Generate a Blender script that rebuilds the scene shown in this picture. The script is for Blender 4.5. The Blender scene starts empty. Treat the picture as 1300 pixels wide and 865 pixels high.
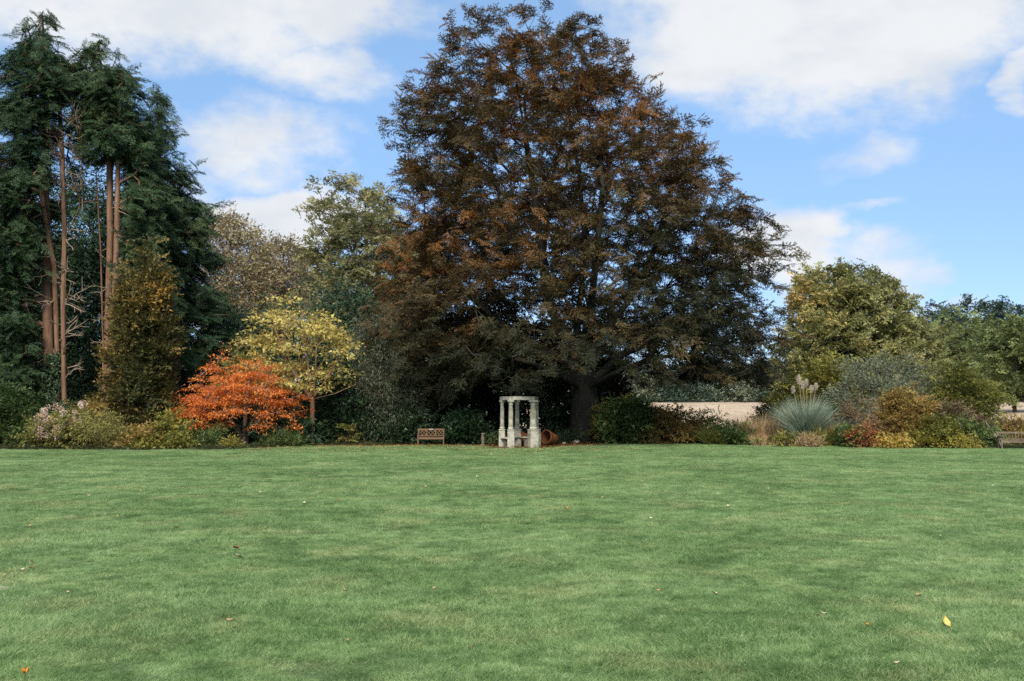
import bpy, math, random
import numpy as np
from mathutils import Vector, Matrix

R = math.radians
rng = np.random.default_rng(11)
random.seed(5)
SC = bpy.context.scene
C = SC.collection

# ------------------------------------------------------------------ camera
CAM_H, PITCH = 2.3, R(3.6)
FOC = 1300 * 35 / 36.0
cd = bpy.data.cameras.new('camera'); cam = bpy.data.objects.new('camera', cd); C.objects.link(cam)
cd.lens = 35; cd.sensor_width = 36; cd.clip_start = 0.1; cd.clip_end = 6000
cam.location = (0, 0, CAM_H); cam.rotation_euler = (R(90) + PITCH, 0, 0)
SC.camera = cam


def ray(px, py):
    u, v = (px - 650) / FOC, (432.5 - py) / FOC
    return np.array([u, math.cos(PITCH) - v * math.sin(PITCH), math.sin(PITCH) + v * math.cos(PITCH)])


def at(px, py, Y):                       # point seen at a pixel, at distance Y
    d = ray(px, py); t = Y / d[1]
    return np.array([d[0] * t, Y, CAM_H + d[2] * t])


def on_lawn(px, py):                     # where the pixel's ray meets the flat lawn
    d = ray(px, py); t = -CAM_H / d[2]
    return np.array([d[0] * t, d[1] * t, 0.0])


# ------------------------------------------------------------------ light and sky
SUN_EL, SUN_AZ = R(44), R(187)            # sun behind the camera (azimuth clockwise from +Y)
sdir = Vector((math.sin(SUN_AZ) * math.cos(SUN_EL), math.cos(SUN_AZ) * math.cos(SUN_EL), math.sin(SUN_EL)))
sl = bpy.data.lights.new('sun', 'SUN'); sl.energy = 3.9; sl.angle = R(22); sl.color = (1.0, 0.93, 0.82)
so = bpy.data.objects.new('sun', sl); C.objects.link(so); so.rotation_euler = sdir.to_track_quat('Z', 'Y').to_euler()
so.location = (-60, -80, 90)
world = bpy.data.worlds.new('World'); SC.world = world; world.use_nodes = True
SKY_STRENGTH = 0.13
SC.view_settings.view_transform = 'Standard'; SC.view_settings.look = 'None'
SC.view_settings.exposure = 0.6; SC.view_settings.gamma = 1.0; SC.view_settings.use_curve_mapping = False
SC.cycles.max_bounces = 6; SC.cycles.diffuse_bounces = 3; SC.cycles.glossy_bounces = 2
SC.cycles.transmission_bounces = 4; SC.cycles.transparent_max_bounces = 4
SC.cycles.use_denoising = False
SC.cycles.sample_clamp_indirect = 4.0
SC.cycles.filter_width = 1.5


def build_sky():
    nt = world.node_tree; N = nt.nodes; L = nt.links; N.clear()
    out = N.new('ShaderNodeOutputWorld'); bg = N.new('ShaderNodeBackground')
    bg.inputs['Strength'].default_value = SKY_STRENGTH
    sky = N.new('ShaderNodeTexSky'); sky.sky_type = 'NISHITA'; sky.sun_disc = False
    sky.sun_elevation = SUN_EL; sky.sun_rotation = SUN_AZ; sky.altitude = 2500; sky.air_density = 1.0; sky.dust_density = 0.15; sky.ozone_density = 2.0
    tc = N.new('ShaderNodeTexCoord')

    def val(x, sock):
        if isinstance(x, (int, float)): sock.default_value = x
        elif isinstance(x, tuple): sock.default_value = x
        else: L.new(x, sock)

    def m(op, a, b=None, c=None):
        n = N.new('ShaderNodeMath'); n.operation = op; val(a, n.inputs[0])
        if b is not None: val(b, n.inputs[1])
        if c is not None: val(c, n.inputs[2])
        return n.outputs[0]

    def vm(op, a, b=None):
        n = N.new('ShaderNodeVectorMath'); n.operation = op; val(a, n.inputs[0])
        if b is not None: val(b, n.inputs[1])
        return n.outputs['Value'] if op == 'DOT_PRODUCT' else n.outputs[0]

    def noise(vec, scale, detail, rough=0.55):
        n = N.new('ShaderNodeTexNoise'); n.inputs['Scale'].default_value = scale
        n.inputs['Detail'].default_value = detail; n.inputs['Roughness'].default_value = rough
        L.new(vec, n.inputs['Vector']); return n

    def smooth(x, lo, hi):
        n = N.new('ShaderNodeMapRange'); n.interpolation_type = 'SMOOTHSTEP'; L.new(x, n.inputs[0])
        n.inputs[1].default_value = lo; n.inputs[2].default_value = hi; return n.outputs[0]

    G = tc.outputs['Generated']
    sep = N.new('ShaderNodeSeparateXYZ'); L.new(G, sep.inputs[0])
    az = m('ARCTAN2', sep.outputs[0], sep.outputs[1]); el = m('ARCSINE', sep.outputs[2])
    cmb = N.new('ShaderNodeCombineXYZ'); L.new(az, cmb.inputs[0]); L.new(el, cmb.inputs[1])
    w = noise(vm('MULTIPLY', G, (1, 1, 1.7)), 7.0, 5)
    wv = vm('MULTIPLY', vm('SUBTRACT', w.outputs['Color'], (0.5, 0.5, 0.5)), (0.16, 0.09, 0))
    pos = vm('ADD', cmb.outputs[0], wv)
    # cumulus banks: pixel centre, half sizes in pixels, strength
    blobs = [(160, -40, 330, 95, 1.15), (420, 0, 120, 60, 1.05), (430, 95, 95, 52, 0.82), (320, 190, 110, 70, 0.70),
             (355, 285, 100, 38, 1.15), (250, 215, 50, 60, 0.55), (1080, 5, 270, 98, 1.25), (900, 20, 90, 70, 0.9), (1010, 85, 110, 40, 0.95), (1300, 95, 34, 30, 0.85),
             (1085, 190, 95, 48, 0.50), (1110, 268, 50, 12, 0.52), (1010, 325, 62, 62, 1.15), (1110, 350, 110, 60, 0.62),
             (700, -120, 200, 60, 0.8), (1200, 392, 160, 22, 0.5)]
    acc = None
    for px, py, sx, sy, amp in blobs:
        d = ray(px, py); d = d / np.linalg.norm(d)
        c = (math.atan2(d[0], d[1]), math.asin(d[2]), 0.0)
        q = vm('MULTIPLY', vm('SUBTRACT', pos, c), (FOC / sx, FOC / sy, 0.0))
        v = m('MULTIPLY_ADD', vm('DOT_PRODUCT', q, q), -0.6, amp)
        acc = v if acc is None else m('MAXIMUM', acc, v)
    acc = m('MAXIMUM', acc, -0.3)
    # the same kind of broken cloud all round the rest of the sky
    big = noise(vm('MULTIPLY', G, (1, 1, 2.2)), 2.6, 3)
    rest = m('MULTIPLY_ADD', big.outputs['Fac'], 5.0, -2.25)
    fx = smooth(m('ABSOLUTE', az), R(30), R(38)); fy = smooth(el, R(25), R(32))
    outside = m('MAXIMUM', fx, fy)
    dens = m('ADD', m('MULTIPLY', acc, m('SUBTRACT', 1.0, outside)), m('MULTIPLY', rest, outside))
    fine = noise(vm('MULTIPLY', G, (1, 1, 1.6)), 13.0, 9, 0.6)
    dens = m('ADD', dens, m('MULTIPLY_ADD', fine.outputs['Fac'], 1.5, -0.75))
    mask = smooth(dens, 0.12, 0.92)
    mask = m('MULTIPLY', mask, 0.97)
    lump = noise(vm('MULTIPLY', G, (1, 1, 2.0)), 9.0, 6)
    shade = N.new('ShaderNodeMix'); shade.data_type = 'RGBA'
    L.new(smooth(m('ADD', lump.outputs['Fac'], m('MULTIPLY', dens, 0.10)), 0.38, 0.68), shade.inputs[0])
    k = 1.0 / SKY_STRENGTH
    shade.inputs[6].default_value = (0.50 * k, 0.525 * k, 0.56 * k, 1); shade.inputs[7].default_value = (0.585 * k, 0.596 * k, 0.61 * k, 1)
    gain = N.new('ShaderNodeMix'); gain.data_type = 'RGBA'; gain.blend_type = 'MULTIPLY'; gain.inputs[0].default_value = 1.0
    L.new(sky.outputs[0], gain.inputs[6]); gain.inputs[7].default_value = (1.25, 1.30, 1.38, 1)
    mx = N.new('ShaderNodeMix'); mx.data_type = 'RGBA'
    low = N.new('ShaderNodeMix'); low.data_type = 'RGBA'; L.new(smooth(el, R(-2), R(30)), low.inputs[0])
    low.inputs[6].default_value = (0.40, 0.41, 0.47, 1); low.inputs[7].default_value = (1.12, 1.10, 0.92, 1)
    g2 = N.new('ShaderNodeMix'); g2.data_type = 'RGBA'; g2.blend_type = 'MULTIPLY'; g2.inputs[0].default_value = 1.0
    L.new(gain.outputs[2], g2.inputs[6]); L.new(low.outputs[2], g2.inputs[7])
    L.new(mask, mx.inputs[0]); L.new(g2.outputs[2], mx.inputs[6]); L.new(shade.outputs[2], mx.inputs[7])
    L.new(mx.outputs[2], bg.inputs[0]); L.new(bg.outputs[0], out.inputs[0])


build_sky()


# ------------------------------------------------------------------ helpers: meshes, objects
def sn(p, scale, seed=0):                # smooth cheap noise, about -1..1
    r = np.random.default_rng(seed); s = np.zeros(len(p))
    for k in range(5):
        d = r.normal(size=p.shape[1]); d /= np.linalg.norm(d)
        s += np.sin(p @ d * (scale * (0.6 + 0.9 * r.random())) + r.random() * 6.3)
    return s / 2.6


def mesh_np(name, V, F, vals=None, smooth=False):
    """F: (n,k) array of faces with the same number of corners"""
    me = bpy.data.meshes.new(name); V = np.ascontiguousarray(V, dtype=np.float32); F = np.asarray(F, dtype=np.int32)
    n, k = F.shape
    me.vertices.add(len(V)); me.vertices.foreach_set('co', V.ravel())
    me.loops.add(n * k); me.loops.foreach_set('vertex_index', F.ravel())
    me.polygons.add(n); me.polygons.foreach_set('loop_start', np.arange(0, n * k, k, dtype=np.int32))
    if smooth: me.polygons.foreach_set('use_smooth', np.ones(n, dtype=bool))
    if vals is not None:
        a = me.attributes.new('v', 'FLOAT', 'FACE'); a.data.foreach_set('value', np.asarray(vals, dtype=np.float32))
    me.update(calc_edges=True)
    return me


class MB:
    """collects boxes, tubes and lathed forms into one mesh"""
    def __init__(s): s.V = []; s.F = []

    def add(s, V, F):
        o = len(s.V); s.V += [tuple(map(float, v)) for v in V]; s.F += [tuple(i + o for i in f) for f in F]; return s

    def box(s, c, size, rot=(0, 0, 0), bev=0.006, taper=1.0):
        hx, hy, hz = [q / 2 for q in size]; b = min(bev, hx * .45, hy * .45, hz * .45)
        M = Matrix.Translation(c) @ (Matrix.Rotation(rot[2], 4, 'Z') @ Matrix.Rotation(rot[1], 4, 'Y') @ Matrix.Rotation(rot[0], 4, 'X'))
        rings = []
        for z, ins in ((-hz, b), (-hz + b, 0), (hz - b, 0), (hz, b)):
            t = 1 + (taper - 1) * (z + hz) / (2 * hz); x, y = (hx - ins) * t, (hy - ins) * t; e = b if ins == 0 else b * .5
            rings.append([(-x + e, -y, z), (x - e, -y, z), (x, -y + e, z), (x, y - e, z), (x - e, y, z), (-x + e, y, z), (-x, y - e, z), (-x, -y + e, z)])
        V = [M @ Vector(p) for r in rings for p in r]; F = []
        for i in range(3):
            for j in range(8): F.append((i * 8 + j, i * 8 + (j + 1) % 8, i * 8 + 8 + (j + 1) % 8, i * 8 + 8 + j))
        F.append(tuple(range(7, -1, -1))); F.append(tuple(range(24, 32)))
        return s.add(V, F)

    def bar(s, a, b, w, h, bev=0.004):
        a, b = Vector(a), Vector(b); d = b - a
        q = d.to_track_quat('X', 'Z'); e = q.to_matrix()
        hw, hh, ln = w / 2, h / 2, d.length
        V = []; F = []
        for x in (0, ln):
            for y, z in ((-hw, -hh), (hw, -hh), (hw, hh), (-hw, hh)): V.append(a + e @ Vector((x, y, z)))
        F = [(0, 1, 5, 4), (1, 2, 6, 5), (2, 3, 7, 6), (3, 0, 4, 7), (3, 2, 1, 0), (4, 5, 6, 7)]
        return s.add(V, F)

    def lathe(s, prof, n=20, M=None, closed=False, wob=0.0):
        V = []; F = []; M = M or Matrix()
        for k, (r, z) in enumerate(prof):
            for i in range(n):
                a = 2 * math.pi * i / n; rr = r * (1 + wob * math.sin(3 * a + k))
                V.append(M @ Vector((rr * math.cos(a), rr * math.sin(a), z)))
        m = len(prof)
        for k in range(m - 1):
            for i in range(n): F.append((k * n + i, k * n + (i + 1) % n, k * n + n + (i + 1) % n, k * n + n + i))
        if not closed:
            F.append(tuple(range(n - 1, -1, -1))); F.append(tuple((m - 1) * n + i for i in range(n)))
        return s.add(V, F)

    def mesh(s, name, smooth=False):
        me = bpy.data.meshes.new(name); me.from_pydata(s.V, [], s.F)
        if smooth: me.polygons.foreach_set('use_smooth', np.ones(len(me.polygons), dtype=bool))
        me.update(); return me


def obj(name, me, mat, parent=None):
    o = bpy.data.objects.new(name, me); C.objects.link(o)
    if mat is not None and len(me.materials) == 0: me.materials.append(mat)
    if parent is not None: o.parent = parent
    return o


def tag(o, label=None, cat=None, group=None, kind=None):
    if label: o['label'] = label
    if cat: o['category'] = cat
    if group: o['group'] = group
    if kind: o['kind'] = kind
    return o


def thing(name, label, cat, loc=(0, 0, 0), rz=0.0, group=None):
    o = bpy.data.objects.new(name, None); C.objects.link(o); o.empty_display_size = 0.3
    o.location = tuple(float(q) for q in loc); o.rotation_euler = (0, 0, rz)
    return tag(o, label, cat, group)


def copy_tree(o, parent=None):
    c = o.copy(); C.objects.link(c); c.parent = parent
    for ch in list(o.children): copy_tree(ch, c)
    return c


# ------------------------------------------------------------------ materials
def new_mat(name):
    m = bpy.data.materials.new(name); m.use_nodes = True; nt = m.node_tree; nt.nodes.clear()
    out = nt.nodes.new('ShaderNodeOutputMaterial'); return m, nt, out


def ramp_node(nt, stops, fac):
    r = nt.nodes.new('ShaderNodeValToRGB'); e = r.color_ramp.elements
    while len(e) < len(stops): e.new(0.5)
    for k, (p, c) in enumerate(stops): e[k].position = p; e[k].color = (*c, 1)
    nt.links.new(fac, r.inputs[0]); return r


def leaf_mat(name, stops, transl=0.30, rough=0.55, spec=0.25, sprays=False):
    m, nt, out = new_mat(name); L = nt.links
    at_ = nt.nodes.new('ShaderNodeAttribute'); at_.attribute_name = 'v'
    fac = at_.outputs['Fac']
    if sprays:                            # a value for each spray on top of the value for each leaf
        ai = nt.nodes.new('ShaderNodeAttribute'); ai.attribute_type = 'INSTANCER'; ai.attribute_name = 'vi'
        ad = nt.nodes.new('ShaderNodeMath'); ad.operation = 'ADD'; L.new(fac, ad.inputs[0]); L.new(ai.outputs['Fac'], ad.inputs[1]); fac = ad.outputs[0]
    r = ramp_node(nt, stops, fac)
    p = nt.nodes.new('ShaderNodeBsdfPrincipled'); L.new(r.outputs[0], p.inputs['Base Color'])
    p.inputs['Roughness'].default_value = rough; p.inputs['Specular IOR Level'].default_value = spec
    t = nt.nodes.new('ShaderNodeBsdfTranslucent'); L.new(r.outputs[0], t.inputs[0])
    mx = nt.nodes.new('ShaderNodeMixShader'); mx.inputs[0].default_value = transl
    L.new(p.outputs[0], mx.inputs[1]); L.new(t.outputs[0], mx.inputs[2]); L.new(mx.outputs[0], out.inputs[0])
    return m


def rough_mat(name, stops, scale=6.0, detail=6, rough=0.85, bump=0.3, bscale=None, stretch=(1, 1, 1), dist=0.02, coord='Object', spec=0.2, second=None):
    m, nt, out = new_mat(name); L = nt.links; N = nt.nodes
    tc = N.new('ShaderNodeTexCoord'); mp = N.new('ShaderNodeMapping'); mp.inputs['Scale'].default_value = stretch
    L.new(tc.outputs[coord], mp.inputs[0])
    n1 = N.new('ShaderNodeTexNoise'); n1.inputs['Scale'].default_value = scale; n1.inputs['Detail'].default_value = detail
    n1.inputs['Roughness'].default_value = 0.65
    L.new(mp.outputs[0], n1.inputs['Vector'])
    r = ramp_node(nt, stops, n1.outputs['Fac']); col = r.outputs[0]
    if second:                            # (scale, lo, hi, colour): patches of lichen, moss, dirt
        sc2, lo, hi, c2 = second
        n2 = N.new('ShaderNodeTexNoise'); n2.inputs['Scale'].default_value = sc2; n2.inputs['Detail'].default_value = 5
        L.new(tc.outputs[coord], n2.inputs['Vector'])
        mr = N.new('ShaderNodeMapRange'); mr.inputs[1].default_value = lo; mr.inputs[2].default_value = hi; L.new(n2.outputs['Fac'], mr.inputs[0])
        mx = N.new('ShaderNodeMix'); mx.data_type = 'RGBA'; L.new(mr.outputs[0], mx.inputs[0]); L.new(col, mx.inputs[6]); mx.inputs[7].default_value = (*c2, 1)
        col = mx.outputs[2]
    p = N.new('ShaderNodeBsdfPrincipled'); L.new(col, p.inputs['Base Color'])
    p.inputs['Roughness'].default_value = rough; p.inputs['Specular IOR Level'].default_value = spec
    if bump:
        n3 = N.new('ShaderNodeTexNoise'); n3.inputs['Scale'].default_value = bscale or scale * 2; n3.inputs['Detail'].default_value = 8
        L.new(mp.outputs[0], n3.inputs['Vector'])
        b = N.new('ShaderNodeBump'); b.inputs['Strength'].default_value = bump; b.inputs['Distance'].default_value = dist
        L.new(n3.outputs['Fac'], b.inputs['Height']); L.new(b.outputs[0], p.inputs['Normal'])
    L.new(p.outputs[0], out.inputs[0])
    return m


def grass_mat(name, base_stops, dry, dry_lo, dry_hi, transl=0.35, s1=0.22, s2=1.3, spec=0.3):
    """blade colour from world position (patches) and a random value for each blade"""
    m, nt, out = new_mat(name); L = nt.links; N = nt.nodes
    g = N.new('ShaderNodeNewGeometry')

    def noise(scale, detail, vec=None):
        n = N.new('ShaderNodeTexNoise'); n.inputs['Scale'].default_value = scale; n.inputs['Detail'].default_value = detail; n.inputs['Roughness'].default_value = 0.62
        L.new(g.outputs['Position'], n.inputs['Vector']); return n.outputs['Fac']

    def mth(op, a, b):
        n = N.new('ShaderNodeMath'); n.operation = op if op != 'MULTIPLY_ADD' else 'MULTIPLY_ADD'
        if op == 'MULTIPLY_ADD': n.inputs[2].default_value = -0.35
        for k, q in enumerate((a, b)):
            if isinstance(q, (int, float)): n.inputs[k].default_value = q
            else: L.new(q, n.inputs[k])
        return n.outputs[0]
    f = mth('ADD', mth('MULTIPLY', noise(s1, 4), 0.75), mth('MULTIPLY', noise(s2, 5), 0.85))
    f = mth('ADD', mth('ADD', f, mth('MULTIPLY_ADD', noise(s2 * 4.3, 3), 0.7)), mth('MULTIPLY', g.outputs['Random Per Island'], 0.42))
    f = mth('SUBTRACT', mth('MULTIPLY', f, 1.25), 0.85)
    r = ramp_node(nt, base_stops, f)
    d = mth('ADD', noise(s1 * 2.3 + 0.13, 5), mth('MULTIPLY', g.outputs['Random Per Island'], 0.30))
    mr = N.new('ShaderNodeMapRange'); mr.inputs[1].default_value = dry_lo; mr.inputs[2].default_value = dry_hi; L.new(d, mr.inputs[0])
    mx = N.new('ShaderNodeMix'); mx.data_type = 'RGBA'; L.new(mr.outputs[0], mx.inputs[0]); L.new(r.outputs[0], mx.inputs[6]); mx.inputs[7].default_value = (*dry, 1)
    p = N.new('ShaderNodeBsdfPrincipled'); L.new(mx.outputs[2], p.inputs['Base Color']); p.inputs['Roughness'].default_value = 0.5
    p.inputs['Specular IOR Level'].default_value = spec
    t = N.new('ShaderNodeBsdfTranslucent'); L.new(mx.outputs[2], t.inputs[0])
    ms = N.new('ShaderNodeMixShader'); ms.inputs[0].default_value = transl
    L.new(p.outputs[0], ms.inputs[1]); L.new(t.outputs[0], ms.inputs[2]); L.new(ms.outputs[0], out.inputs[0])
    return m


M_SOIL = rough_mat('soil', [(0.3, (0.018, 0.013, 0.008)), (0.7, (0.05, 0.035, 0.02))], scale=1.5, bump=0.6, bscale=6, dist=0.08)
M_TURF = rough_mat('turf', [(0.3, (0.06, 0.10, 0.035)), (0.7, (0.10, 0.15, 0.06))], scale=2.0, bump=0.4, bscale=30)
M_FIELD = rough_mat('stubble', [(0.3, (0.48, 0.39, 0.28)), (0.7, (0.62, 0.52, 0.40))], scale=0.4, bump=0.5, bscale=4, dist=0.1)
M_GRASS = grass_mat('lawn_blades', [(0.05, (0.080, 0.166, 0.048)), (0.5, (0.240, 0.372, 0.136)), (0.95, (0.46, 0.56, 0.30))], (0.58, 0.55, 0.28), 0.73, 1.02, s2=2.8)
M_STRAW = grass_mat('meadow_blades', [(0.05, (0.50, 0.41, 0.30)), (0.5, (0.64, 0.54, 0.42)), (0.95, (0.74, 0.64, 0.52))], (0.30, 0.30, 0.13), 0.84, 1.05, s1=0.06, s2=0.4, spec=0.1)
M_ROUGH = grass_mat('rough_blades', [(0.05, (0.025, 0.045, 0.014)), (0.5, (0.05, 0.07, 0.025)), (0.95, (0.10, 0.11, 0.045))], (0.17, 0.13, 0.06), 0.66, 0.9, s1=0.5, s2=2.0)

BARK_BEECH = rough_mat('bark_beech', [(0.3, (0.018, 0.016, 0.013)), (0.7, (0.05, 0.045, 0.036))], scale=5, bump=0.5, stretch=(1, 1, 0.4), second=(2.2, 0.58, 0.68, (0.06, 0.075, 0.03)))
BARK_CYP = rough_mat('bark_cypress', [(0.3, (0.09, 0.048, 0.028)), (0.55, (0.20, 0.115, 0.07)), (0.75, (0.30, 0.19, 0.125))], scale=7, bump=0.8, stretch=(1, 1, 0.10), dist=0.05)
BARK_PALE = rough_mat('bark_dead', [(0.3, (0.18, 0.125, 0.085)), (0.7, (0.36, 0.29, 0.22))], scale=8, bump=0.3, stretch=(1, 1, 0.2))
BARK_DEADBROWN = rough_mat('bark_dead_brown', [(0.3, (0.16, 0.095, 0.06)), (0.7, (0.33, 0.23, 0.17))], scale=8, bump=0.3)
BARK_BROWN = rough_mat('bark_brown', [(0.3, (0.03, 0.022, 0.015)), (0.7, (0.085, 0.062, 0.042))], scale=8, bump=0.5, stretch=(1, 1, 0.3))
BARK_RED = rough_mat('bark_red', [(0.3, (0.15, 0.08, 0.045)), (0.7, (0.32, 0.19, 0.11))], scale=9, bump=0.4, stretch=(1, 1, 0.3))
BARK_GREY = rough_mat('bark_grey', [(0.3, (0.10, 0.085, 0.068)), (0.7, (0.24, 0.20, 0.165))], scale=9, bump=0.4, stretch=(1, 1, 0.3))
BARK_MAPLE = rough_mat('bark_maple', [(0.3, (0.10, 0.06, 0.045)), (0.7, (0.26, 0.18, 0.15))], scale=9, bump=0.3, stretch=(1, 1, 0.3))
STONE = rough_mat('weathered_stone', [(0.3, (0.26, 0.25, 0.19)), (0.5, (0.38, 0.365, 0.29)), (0.72, (0.48, 0.465, 0.38))], scale=5, bump=0.35, bscale=22, dist=0.02, second=(3.0, 0.48, 0.68, (0.15, 0.145, 0.085)))
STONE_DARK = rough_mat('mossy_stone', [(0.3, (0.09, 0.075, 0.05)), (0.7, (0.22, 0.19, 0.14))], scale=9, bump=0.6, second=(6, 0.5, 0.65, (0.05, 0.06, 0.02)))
ROCK = rough_mat('pale_rock', [(0.3, (0.30, 0.26, 0.20)), (0.7, (0.52, 0.45, 0.36))], scale=8, bump=0.5, bscale=24)
TERRA = rough_mat('terracotta', [(0.3, (0.15, 0.055, 0.02)), (0.7, (0.36, 0.14, 0.045))], scale=4, bump=0.2, second=(5, 0.6, 0.8, (0.10, 0.07, 0.035)))
TEAK = rough_mat('oiled_teak', [(0.3, (0.10, 0.056, 0.032)), (0.7, (0.22, 0.135, 0.08))], scale=6, bump=0.3, stretch=(0.3, 3, 3))
TEAK_GREY = rough_mat('silvered_teak', [(0.3, (0.10, 0.078, 0.05)), (0.7, (0.22, 0.175, 0.12))], scale=6, bump=0.3, stretch=(0.5, 3, 1.0), second=(4, 0.58, 0.7, (0.09, 0.08, 0.05)))
BRASS = rough_mat('plaque_metal', [(0.3, (0.38, 0.35, 0.3)), (0.7, (0.5, 0.47, 0.42))], scale=20, bump=0, rough=0.45, spec=0.5)
CUTWOOD = rough_mat('cut_wood', [(0.3, (0.32, 0.26, 0.21)), (0.7, (0.55, 0.48, 0.42))], scale=6, bump=0.2)


# ------------------------------------------------------------------ branching and foliage
def skeleton(paths, tips, bias=0.25, upness=0.6, seg=0.9, lift=0.25, jit=0.06, sort='near'):
    """paths: trunk/stem polylines [(points, index of the node they leave from or -1)]. Every tip joins the cheapest node so far."""
    cap = sum(len(p) for p, _ in paths) + len(tips) * 6 + 10
    P = np.zeros((cap, 3)); par = np.full(cap, -1); pl = np.zeros(cap); n = 0; starts = []
    for pts, pi in paths:
        pts = np.asarray(pts, float); last = pi; starts.append(n)
        for k, q in enumerate(pts):
            P[n] = q; par[n] = last; pl[n] = 0 if last < 0 else pl[last] + np.linalg.norm(P[n] - P[last]); last = n; n += 1
    base = P[:n].copy()
    d0 = np.array([np.min(np.linalg.norm(base - t, axis=1)) for t in tips])
    ends = []
    for ti in np.argsort(d0):
        t = tips[ti]; A = P[:n]; dv = t - A; D = np.sqrt((dv * dv).sum(1))
        cost = D + bias * pl[:n] + upness * np.maximum(0, A[:, 2] - t[2] + 0.25 * D)
        j = int(np.argmin(cost)); L = D[j]
        m = int(min(5, max(1, round(L / seg))))
        pj = par[j]; pd = (P[j] - P[pj]) if pj >= 0 else np.array([0, 0, 1.0]); pd = pd / (np.linalg.norm(pd) + 1e-9)
        c = P[j] + (pd * 0.35 + (t - P[j]) / (L + 1e-9) * 0.5 + np.array([0, 0, lift])) * L * 0.5
        last = j
        for k in range(1, m + 1):
            s = k / m; q = (1 - s) ** 2 * P[j] + 2 * s * (1 - s) * c + s * s * t
            if k < m: q = q + rng.normal(size=3) * jit * L / m
            P[n] = q; par[n] = last; pl[n] = pl[last] + np.linalg.norm(q - P[last]); last = n; n += 1
        ends.append((last, ti))
    return P[:n], par[:n], ends, starts


def tubes(P, par, r_root, r_min=0.012, power=0.5, flare=0.0, rmax_draw=0.0):
    n = len(P); w = np.zeros(n); kids = [[] for _ in range(n)]
    for i in range(n):
        if par[i] >= 0: kids[par[i]].append(i)
    for i in range(n - 1, -1, -1):
        if not kids[i]: w[i] += 1
        if par[i] >= 0: w[par[i]] += w[i]
    W = max(w); r = np.maximum(r_min, r_root * (w / W) ** power)
    V = []; F = []
    heads = [i for i in range(n) if par[i] < 0]; stack = [(h, None) for h in heads]
    o = 0
    while stack:
        h, p = stack.pop(); chain = [] if p is None else [p]; i = h
        while True:
            chain.append(i)
            if not kids[i]: break
            ks = sorted(kids[i], key=lambda q: -w[q])
            for q in ks[1:]: stack.append((q, i))
            i = ks[0]
        if len(chain) < 2: continue
        rr = [r[q] for q in chain]
        if p is not None: rr[0] = min(r[p], r[h] * 1.25)
        rr[-1] *= 0.5
        if max(rr) < rmax_draw: continue
        k = 3 if max(rr) < 0.035 else (5 if max(rr) < 0.12 else 9)
        pts = P[chain]; T = np.gradient(pts, axis=0); T /= (np.linalg.norm(T, axis=1, keepdims=True) + 1e-9)
        ref = np.array([0.0, 1, 0]) if abs(T[0][1]) < 0.9 else np.array([1.0, 0, 0])
        for q in range(len(pts)):
            u = np.cross(T[q], ref); u /= (np.linalg.norm(u) + 1e-9); v = np.cross(T[q], u); ref = -np.cross(T[q], u) if False else ref
            rad = rr[q]
            for a in range(k):
                an = 2 * math.pi * a / k; rad2 = rad
                if flare and p is None and q < 3: rad2 = rad * (1 + flare * (1 - q / 3.0) * (0.75 + 0.45 * math.sin(an * 2.5 + 1)))
                V.append(pts[q] + (u * math.cos(an) + v * math.sin(an)) * rad2)
        for q in range(len(pts) - 1):
            for a in range(k): F.append((o + q * k + a, o + q * k + (a + 1) % k, o + (q + 1) * k + (a + 1) % k, o + (q + 1) * k + a))
        o += len(pts) * k
    return np.array(V), np.array(F)


def unit(v): return v / (np.linalg.norm(v, axis=-1, keepdims=True) + 1e-9)


def leaves(pos, axis, nrm, Ln, Wd, fold=0.15, tri=False):
    """rhombic leaves folded along the midrib; returns verts and quads"""
    n = len(pos); ax = unit(axis); side = unit(np.cross(nrm, ax)); up = np.cross(ax, side)
    Ln = np.broadcast_to(Ln, (n,))[:, None]; Wd = np.broadcast_to(Wd, (n,))[:, None]
    if tri:                               # small far leaves: one pointed face each
        V = np.stack([pos + side * Wd * 0.5, pos + ax * Ln, pos - side * Wd * 0.5], axis=1).reshape(-1, 3)
        return V, np.arange(n * 3).reshape(n, 3)
    mid = pos + ax * Ln * 0.45 + up * Wd * fold
    V = np.stack([pos, mid + side * Wd * 0.5, pos + ax * Ln - up * Wd * fold, mid - side * Wd * 0.5], axis=1).reshape(-1, 3)
    return V, np.arange(n * 4).reshape(n, 4)


def envelope(outline, Y):
    """rows (py, left px, right px) -> z, x left, x right at distance Y"""
    rows = []
    for py, a, b in outline:
        pa, pb = at(a, py, Y), at(b, py, Y); rows.append((pa[2], pa[0], pb[0]))
    return np.array(sorted(rows))


def inset(outline, d):
    return [(y, a + min(d, (b - a) * .3), b - min(d, (b - a) * .3)) for y, a, b in outline]


def sample_env(env, n, Y, shell=0.45, depth=1.0, ymin=None, top_fill=1.0):
    z = np.linspace(env[0, 0], env[-1, 0], 200); xl = np.interp(z, env[:, 0], env[:, 1]); xr = np.interp(z, env[:, 0], env[:, 2])
    wt = np.maximum(xr - xl, 0.05) ** 1.6; cdf = np.cumsum(wt); cdf /= cdf[-1]
    out = []
    zz = np.interp(rng.random(n), cdf, z); a = np.interp(zz, z, (xr - xl) / 2); c = np.interp(zz, z, (xr + xl) / 2)
    ph = rng.random(n) * 2 * math.pi; rho = rng.random(n) ** shell
    rho *= 1 + 0.10 * np.sin(ph * 5 + zz * 1.3) * np.sin(zz * 2.1 + 1)
    return np.stack([c + a * rho * np.cos(ph), Y + a * depth * rho * np.sin(ph), zz], 1), rho


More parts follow.
